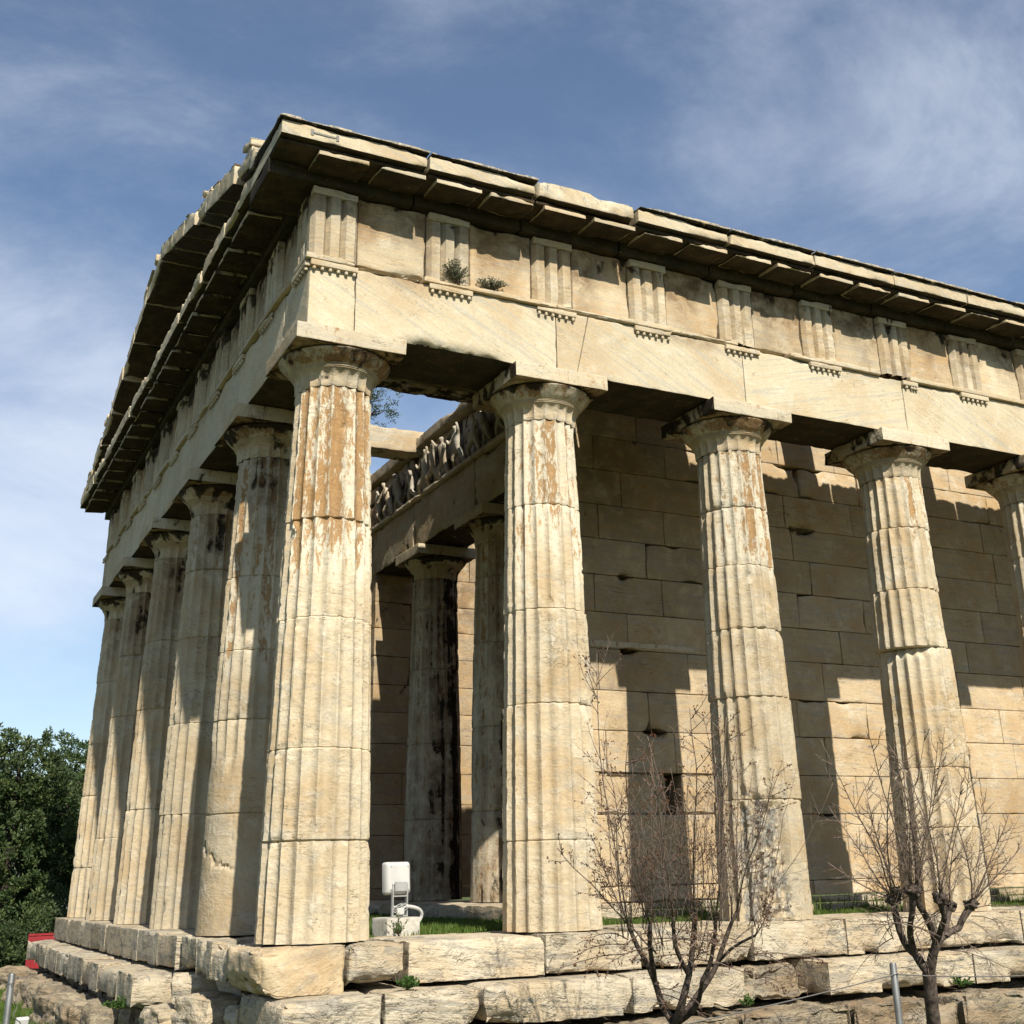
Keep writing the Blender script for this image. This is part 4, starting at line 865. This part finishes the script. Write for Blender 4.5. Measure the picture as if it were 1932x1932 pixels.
pt = empty('pollarded_tree', 'pollarded bare tree with knobbly limb ends sprouting thin twigs', 'tree', tuple(at(1772, 2060, 9.6)))
SHL = np.array(pt.location); DD = 9.6; tr = MB(); tw = MB(); bd = MB()
def c6(x, y): return (1277+x*.33898, 1309.8+y*.33898)
main = [((1470, 2200, 0), (1430, 1835, 0), .105, .085), ((1430, 1835, 0), (1405, 1560, 0), .085, .085), ((1405, 1560, 0), (1330, 1450, .05), .060, .050), ((1330, 1450, .05), (1245, 1330, .15), .048, .042), ((1245, 1330, .15), (1205, 1150, .2), .042, .040), ((1325, 1440, .05), (1302, 1260, -.15), .042, .034), ((1302, 1260, -.15), (1310, 1100, -.2), .034, .042),
        ((1405, 1560, 0), (1445, 1390, -.05), .065, .055), ((1445, 1390, -.05), (1350, 1180, -.1), .045, .036), ((1350, 1180, -.1), (1330, 1090, -.1), .036, .042), ((1445, 1380, -.05), (1490, 1240, -.2), .042, .034), ((1490, 1240, -.2), (1465, 1140, -.25), .034, .04), ((1445, 1390, -.05), (1570, 1300, .15), .044, .040), ((1570, 1300, .15), (1640, 1175, .2), .040, .045), ((1500, 1350, .0), (1520, 1180, .3), .03, .034)]
def T3(x, y, dz=0.0): return at(*c6(x, y), DD+dz)-SHL
for k, (a, b, r0, r1) in enumerate(main): limb(tr, T3(*a), T3(*b), r0*.66, r1*.66, 60+k, .05, 10, 9)
heads = [(1205, 1140, .2), (1310, 1095, -.2), (1330, 1085, -.1), (1465, 1135, -.25), (1640, 1170, .2), (1520, 1180, .3), (1225, 1100, .2)]
for k, (x, y, dz) in enumerate(heads):
    c = T3(x, y, dz)
    V, F = lattice((-1, -1, -1), (1, 1, 1), .25); U = V/np.linalg.norm(V, axis=1, keepdims=True); U = U*(.048*(1+.45*fbm(U, 2.2, 3, k))[:, None])*np.array([1.15, 1.1, .9]); tr.add(U+c, [F])
tall = [(0, 850, 250), (0, 800, 700), (0, 1030, 330), (1, 1110, 190), (1, 1150, 330), (1, 1270, 300), (2, 1400, 210), (2, 1440, 260), (3, 1500, 260), (3, 1570, 470), (4, 1730, 620), (4, 1880, 690), (4, 1925, 850), (0, 830, 980), (6, 980, 520), (5, 1560, 360), (4, 1690, 700), (2, 1330, 420), (6, 1060, 700)]
for k, (h, x2, y2) in enumerate(tall):
    x, y, dz = heads[h]; a = T3(x, y, dz); b = T3(x2, y2, dz+r.uniform(-.5, .5)); d = b-a; whip(tw, None, a, d/np.linalg.norm(d)-np.array([0, 0, .08]), np.linalg.norm(d)*1.02, .0072, 800+k, .5, 0, 0, 14, .7)
for k in range(60):
    x, y, dz = heads[k % len(heads)]; a = T3(x+r.uniform(-25, 25), y+r.uniform(-20, 30), dz); x2 = x+(x-1400)*.35+r.normal(0, 150); y2 = y-r.uniform(120, 560); b = T3(x2, y2, dz+r.normal(0, .35)); d = b-a
    whip(tw, None, a, d, np.linalg.norm(d), .0032, 900+k, .6, 0, 0, 9, .4)
for k in range(34):
    x, y, dz = heads[k % len(heads)]; a = T3(x, y+r.uniform(0, 250), dz); d = np.array([r.normal(0, 1), r.normal(0, .7), r.uniform(-.3, .5)]); whip(tw, None, a, d, r.uniform(.25, .75), .0042, 1100+k, .6, 0, 0, 8, -1.2)
tr.build('trunk', M_BARK, pt, angle=60); tw.build('twigs', M_TWIG, pt, angle=180)

# ------------------------------------------------------------------ barrier posts and wire
M_STEEL = simple('steel', (.27, .265, .25), .55, .8, .25, 8, .05); M_WIRE = simple('wire', (.22, .20, .18), .6, .6)
def post(x, y, zt, label, r=.026, zb=-1.2):
    e = empty('barrier_post', label, 'post', (x, y, zb)); mb = MB(); h = zt-zb
    tube(mb, [(0, 0, 0), (0, 0, h*.5), (0, 0, h-.012), (0, 0, h-.003)], [r, r, r, r*.86], 20); mb.build('pole', M_STEEL, e, angle=40)
    mb = MB(); a = np.linspace(0, 2*math.pi, 17)
    tube(mb, [(math.cos(t)*(r+.003), math.sin(t)*(r+.003), h-.075) for t in a], .004, 5); tube(mb, [(0, -r-.002, h-.075), (0, -r-.018, h-.075), (0, -r-.022, h-.085)], .004, 5); mb.build('wire_clip', M_STEEL, e, angle=40)
    return e
P1 = at(1684, 1816, 9.0); P0 = at(23, 1836, 9.9)
post(P1[0], P1[1], P1[2], 'steel barrier post standing beside the pollarded tree')
post(P0[0], P0[1], P0[2], 'steel barrier post at the far left edge of the grass')
w0 = np.array([P1[0], P1[1]-.02, P1[2]-.078]); w1 = at(1300, 1921, 7.6); w1 = w0+(w1-w0)*1.9; w2 = at(1960, 1832, 8.6); w2 = w0+(w2-w0)*1.5
post(w1[0], w1[1]+.02, w1[2]+.078, 'steel barrier post low in the foreground before the shrub'); post(w2[0], w2[1]+.02, w2[2]+.078, 'steel barrier post past the right edge of the steps')
mb = MB()
for a, b, s in ((w1, w0, .03), (w0, w2, .03)):
    t = np.linspace(0, 1, 24)[:, None]; pts = a+(b-a)*t-np.array([0, 0, s])*4*t*(1-t); tube(mb, pts, .0042, 5)
tag(mb.build('barrier_wire', M_WIRE), 'thin steel wire strung from the post beside the pollarded tree', 'wire')
w3 = np.array([P0[0], P0[1]-.02, P0[2]-.078]); mb = MB(); t = np.linspace(0, 1, 60)[:, None]; e3 = np.array([P0[0]+.25, P0[1]+.1, -1.1])
pts = w3+(e3-w3)*t+np.concatenate([.03*np.sin(t*40), .03*np.cos(t*33), 0*t], 1)*np.sin(math.pi*t); tube(mb, pts, .004, 5); tag(mb.build('loose_wire', M_WIRE), 'loose curled wire hanging from the post at the far left', 'wire')

# ------------------------------------------------------------------ floodlights
M_WHITE = simple('white_enamel', (.50, .49, .455), .45, 0, .12, 6, .05); M_CONC = simple('concrete', (.52, .48, .41), .95, 0, .25, 18, .5, .1); M_GALV = simple('galvanised', (.50, .50, .47), .5, .5, .2); M_DARK = simple('dark_glass', (.02, .02, .025), .15, 0, .1)
def floodlight(loc, rz, s, label, group=None, tilt=-.06):
    e = empty('floodlight', label, 'floodlight', tuple(loc), group); e.rotation_euler = (0, 0, rz); e.scale = (s, s, s)
    fr = PLAIN; mb = MB(); block(mb, (-.19, -.15, -.06), (.19, .16, .15), res=.03, rnd_=.006, chip=.02, rough=.004, seed=2); mb.build('concrete_base', M_CONC, e)
    mb = MB()                                                    # housing: back shell with rounded corners and a rim
    def rr(w, h, r, n=6):
        o = []
        for cx_, cz_, a0 in ((w-r, h-r, 0), (-w+r, h-r, math.pi/2), (-w+r, -h+r, math.pi), (w-r, -h+r, 3*math.pi/2)):
            o += [(cx_+r*math.cos(a0+math.pi/2*k/n), cz_+r*math.sin(a0+math.pi/2*k/n)) for k in range(n+1)]
        return np.array(o)
    rings = [(.105, .115, .03, -.055), (.125, .135, .03, -.045), (.138, .150, .028, -.02), (.140, .152, .028, .02), (.140, .152, .028, .045), (.128, .140, .02, .05)]
    n = 28; V = np.concatenate([np.stack([rr(w, h, q)[:, 0], np.full(n, yy), rr(w, h, q)[:, 1]], 1) for w, h, q, yy in rings])
    ct, st_ = math.cos(tilt), math.sin(tilt); V = np.stack([V[:, 0], V[:, 1]*ct-V[:, 2]*st_, V[:, 1]*st_+V[:, 2]*ct], 1)+np.array([0, 0, .505])
    i = np.arange(len(V)).reshape(len(rings), n); j = np.roll(i, -1, 1); F = np.stack([i[:-1].ravel(), i[1:].ravel(), j[1:].ravel(), j[:-1].ravel()], 1)
    mb.add(V, [F[:, ::-1], i[0][None, :]]); hs = mb.build('housing', M_WHITE, e, angle=40)
    mb = MB()
    for sx in (-1, 1):
        for sz in (-1, 1):
            q_ = np.array([sx*.098, -.052*ct-sz*.108*st_, -.052*st_+sz*.108*ct+.505]); tube(mb, [q_, q_+np.array([0, -.008, 0])], .0075, 8)
    mb.build('screws', M_GALV, hs)
    mb = MB(); mb.add(V[i[-1]]+np.array([0, .001, 0]), [np.arange(n)[::-1][None, :]]); mb.build('lamp_glass', M_DARK, hs, angle=40)
    mb = MB()
    for sx in (-1, 1): block(mb, (sx*.082-.006, -.075, .15), (sx*.082+.006, -.045, .455), res=.1, rnd_=.001, chip=0, rough=0)
    for z in (.16, .245, .34, .448): block(mb, (-.075, -.073, z-.006), (.075, -.047, z+.006), res=.1, rnd_=.001, chip=0, rough=0)
    block(mb, (-.07, -.090, .385), (.07, -.078, .47), res=.1, rnd_=.001, chip=0, rough=0); mb.build('bracket', M_GALV, e)
    mb = MB(); block(mb, (-.055, -.11, .17), (.03, -.08, .235), res=.03, rnd_=.004, chip=0, rough=0); mb.build('junction_box', M_WHITE, e)
    mb = MB(); t = np.linspace(0, 1, 18); pts = [(.05+.21*math.sin(a*2.4), -.09+.05*a, .245-.02*a-.17*a*a) for a in t]; tube(mb, pts, .017, 10); mb.build('conduit', M_WHITE, e)
    mb = MB()
    for k in range(4):
        a = np.linspace(0, 2*math.pi, 40); rk = np.random.default_rng(k); pts = [(.075*math.cos(x*1.5+k), -.085-.012*math.sin(3*x), .245+.022*math.sin(x*2+k)+.012*k-.03) for x in a]; tube(mb, pts, .0035, 5)
    mb.build('cable', M_GALV, e)
    return e
floodlight((1.09, .78, .0), .18, 1.0, 'white floodlight on a concrete base standing between the first two flank columns')
F2 = at(42, 1925, 11.2); floodlight((F2[0], F2[1], F2[2]-.25), .3, .42, 'small white floodlight standing on the grass beside the far left post', tilt=.25)

# ------------------------------------------------------------------ background: evergreens, red board, white buildings
M_PINE = leafmat('pine_needles', (.034, .060, .018), (.095, .12, .038), .18); M_OLIVE = leafmat('olive_leaf', (.035, .055, .018), (.075, .10, .03), .15); M_TRUNK = simple('pine_bark', (.05, .036, .026), .95, 0, .4, 9, .8)
def evergreen(name, label, c, crown, seed, ncl, nleaf, leaf, mat, trunkr=.10, group=None, zb=None, lean=(0, 0)):
    """crown: list of (dx, dy, z, rx, rz) lobes above the base; filled with leaf tufts at the ends of limbs"""
    r = np.random.default_rng(seed); e = empty(name, label, 'tree', tuple(c), group); tr = MB(); fo = MB()
    ztop = max(l[2] for l in crown); tube(tr, [(0, 0, -.2), (lean[0]*.3, lean[1]*.3, ztop*.35), (lean[0]*.7, lean[1]*.7, ztop*.7), (lean[0], lean[1], ztop)], [trunkr*1.3, trunkr, trunkr*.7, trunkr*.3], 9)
    tot = sum(l[3]**2*l[4] for l in crown)
    for (dx, dy, z, rx, rz) in crown:
        m = max(12, int(ncl*rx*rx*rz/tot)); a = np.array([lean[0]*min(1, z/ztop), lean[1]*min(1, z/ztop), max(.3, z-rz*.8)])
        for q in range(3):
            b = np.array([dx, dy, z])+r.normal(0, .35, 3)*np.array([rx, rx, rz]); mid = (a+b)/2+r.normal(0, .12, 3)*rx; tube(tr, [a, mid, b], [trunkr*.4, trunkr*.25, trunkr*.08], 6)
        d = r.normal(0, 1, (m, 3)); d /= np.linalg.norm(d, axis=1, keepdims=True); rad = r.uniform(.45, 1.0, m)**.6
        bump_ = 1+.38*fbm(d*1.0+seed, 2.1, 3, seed)+.1*fbm(d, 5, 2, seed+2); cc = np.array([dx, dy, z])+d*(rad*bump_)[:, None]*np.array([rx, rx, rz])
        k = fbm(cc, 1.4/max(.6, rx*.6), 2, seed+5) > -.38; cc = cc[k]; m = len(cc)
        cr_ = np.repeat(cc, nleaf, 0); n = len(cr_); cs = .17*max(.7, rx*.45)
        off = r.normal(0, 1, (n, 3)); off /= np.linalg.norm(off, axis=1, keepdims=True); pos = cr_+off*cs*r.uniform(.1, 1, n)[:, None]*np.array([1, 1, .75])
        dl = off+np.array([0, 0, .45])+r.normal(0, .45, (n, 3)); dl /= np.linalg.norm(dl, axis=1, keepdims=True); L = leaf*r.uniform(.6, 1.3, n)[:, None]; s = np.cross(dl, r.normal(0, 1, (n, 3))); s /= np.linalg.norm(s, axis=1, keepdims=True); s *= leaf*.20
        V = np.stack([pos-s*.6, pos+s*.6, pos+dl*L*.6+s, pos+dl*L, pos+dl*L*.6-s], 1).reshape(-1, 3); i = np.arange(n)*5
        fo.add(V, [np.stack([i, i+1, i+2, i+3, i+4], 1)], {'shade': np.repeat(r.uniform(-1, 1, n), 5)+np.repeat(np.repeat(r.uniform(-.8, .8, m), nleaf), 5)})
    tr.build('trunk', M_TRUNK, e, angle=60); fo.build('crown', mat, e, angle=180, smooth=False); return e
def gp(u, v, depth, zb): p = at(u, v, depth); return (p[0], p[1], zb)
GB = 'evergreens beyond the temple'
evergreen('evergreen_tree', 'dark round topped evergreen tree nearest the far end column', gp(105, 1700, 29, -2.0), [(0, 0, 4.6, 1.25, 1.2), (-.5, .3, 3.4, 1.5, 1.3), (.6, -.2, 3.2, 1.3, 1.2), (0, 0, 1.9, 1.7, 1.3), (-.7, 0, 1.2, 1.3, 1.1), (.3, .5, 5.1, .7, .6)], 1, 1500, 34, .085, M_PINE, group=GB)
evergreen('evergreen_tree', 'tall dark evergreen tree at the left edge of the picture', gp(5, 1700, 27, -1.95), [(0, 0, 4.9, 1.3, 1.1), (.5, .2, 4.0, 1.2, 1.1), (-.6, 0, 3.6, 1.4, 1.2), (.2, 0, 2.9, 1.1, .8), (.4, 0, 1.9, 1.3, .9), (-.9, 0, 5.2, .9, .8)], 2, 1500, 34, .085, M_PINE, group=GB)
evergreen('leafy_bush', 'paler green bush filling the space under the dark evergreens', gp(70, 1760, 25, -1.6), [(0, 0, 1.0, 1.0, .8), (-.9, .2, .8, .9, .7), (.8, -.1, .9, .9, .8)], 3, 800, 30, .07, M_OLIVE, .07)
evergreen('evergreen_tree', 'evergreen tree far behind between the two front trees', gp(60, 1700, 38, -1.9), [(0, 0, 5.6, 2.0, 1.6), (.8, 0, 4.0, 2.1, 1.8), (-1.4, .4, 4.2, 1.9, 1.6)], 4, 900, 30, .11, M_PINE, group=GB)
evergreen('evergreen_tree', 'evergreen tree hidden behind the row of front columns', gp(190, 1700, 33, -1.8), [(0, 0, 4.2, 1.6, 1.4), (.3, .2, 2.6, 1.8, 1.3)], 6, 500, 24, .15, M_PINE, group=GB)
evergreen('evergreen_tree', 'round evergreen tree north of the temple behind the porch', (10.5, 33, -2.0), [(0, 0, 3.6, 2.2, 1.7), (1.2, .4, 2.6, 1.8, 1.4), (-1.3, 0, 2.4, 1.8, 1.4)], 8, 500, 24, .14, M_PINE, group=GB)
evergreen('evergreen_tree', 'broad low evergreen tree north of the temple beyond its far corner', (4.0, 40, -2.1), [(0, 0, 3.2, 2.4, 1.7), (2.0, .4, 2.4, 2.0, 1.4), (-1.8, 0, 2.4, 2.0, 1.4)], 9, 500, 24, .15, M_PINE, group=GB)
M_HILL = simple('hill_scrub', (.10, .13, .12), .95, 0, .35, .02, .1, .1)
aa = np.linspace(0, 2*math.pi, 121); rr_ = np.array([560., 640, 720, 820, 960]); hh_ = np.array([0, .55, .95, 1, .7])
V = np.array([(math.cos(a)*q_, math.sin(a)*q_, -14+(26+16*math.sin(3*a+1)+9*math.sin(7*a)+4*math.sin(17*a))*h_) for q_, h_ in zip(rr_, hh_) for a in aa]); i = np.arange(len(V)).reshape(5, 121)
mb = MB(); mb.add(V, [np.stack([i[:-1, :-1].ravel(), i[:-1, 1:].ravel(), i[1:, 1:].ravel(), i[1:, :-1].ravel()], 1)]); tag(mb.build('hills', M_HILL, None, angle=180), kind='structure')
c = at(655, 752, 36)
evergreen('pine_tree', 'thin leaved tree crown seen through the gap above the sculpted frieze', (c[0], c[1], -1.5), [(0, 0, c[2]+1.5, 1.15, .75), (1.0, -.3, c[2]+1.55, .62, .50), (-1.0, 0, c[2]+1.7, 1.0, .8), (1.15, -.2, c[2]+1.0, .5, .28)], 7, 420, 20, .065, M_PINE, .10)
c = at(-15, 1690, 24.5)
mb = MB(); 
M_RED = simple('red_paint', (.27, .016, .02), .5, 0, .2, 5, .05); M_PLASTER = simple('plaster', (.72, .72, .70), .9, 0, .1, 3, .1); M_WIN = simple('window_glass', (.05, .06, .08), .2, 0, .2); M_ROOF = simple('roof_slab', (.4, .37, .33), .9, 0, .2)
RB_ = at(78, 1792, 22); e = empty('red_barrier', 'red barrier panel standing behind the far end of the western step', 'barrier', (RB_[0]-.05, RB_[1], -1.38))
mb = MB(); block(mb, (-.20, -.02, .30), (.50, .02, 1.05), res=.1, rnd_=.004, chip=0, rough=0); mb.build('panel', M_RED, e)
mb = MB(); block(mb, (-.20, -.035, 1.052), (.50, .035, 1.09), res=.2, rnd_=.004, chip=0, rough=0); mb.build('rail', M_RED, e)
mb = MB(); block(mb, (-.17, -.03, -.2), (-.12, .03, .298), res=.2, rnd_=.003, chip=0, rough=0); mb.build('leg', M_RED, e)
mb = MB(); block(mb, (.42, -.03, -.2), (.47, .03, .298), res=.2, rnd_=.003, chip=0, rough=0); mb.build('leg', M_RED, e)
def house(c, w, d, h, label, floors=3):
    e = empty('white_building', label, 'building', tuple(c)); mb = MB(); block(mb, (-w/2, -d/2, 0), (w/2, d/2, h), res=20, rnd_=.02, chip=0, rough=0); mb.build('wall', M_PLASTER, e)
    mb = MB(); block(mb, (-w/2-.3, -d/2-.3, h+.01), (w/2+.3, d/2+.3, h+.3), res=20, rnd_=.02, chip=0, rough=0); mb.build('roof', M_ROOF, e)
    for f in range(floors):
        for k in range(4):
            mb = MB(); x = -w/2+w*(k+.5)/4; z = h*(f+.35)/floors; block(mb, (x-.6, -d/2-.05, z), (x+.6, -d/2+.2, z+1.4), res=5, rnd_=.01, chip=0, rough=0); mb.build('window', M_WIN, e)
b0 = at(10, 1665, 80); house((b0[0], b0[1], -6), 16, 10, 7.6, 'white building glimpsed through the evergreens at the left edge')
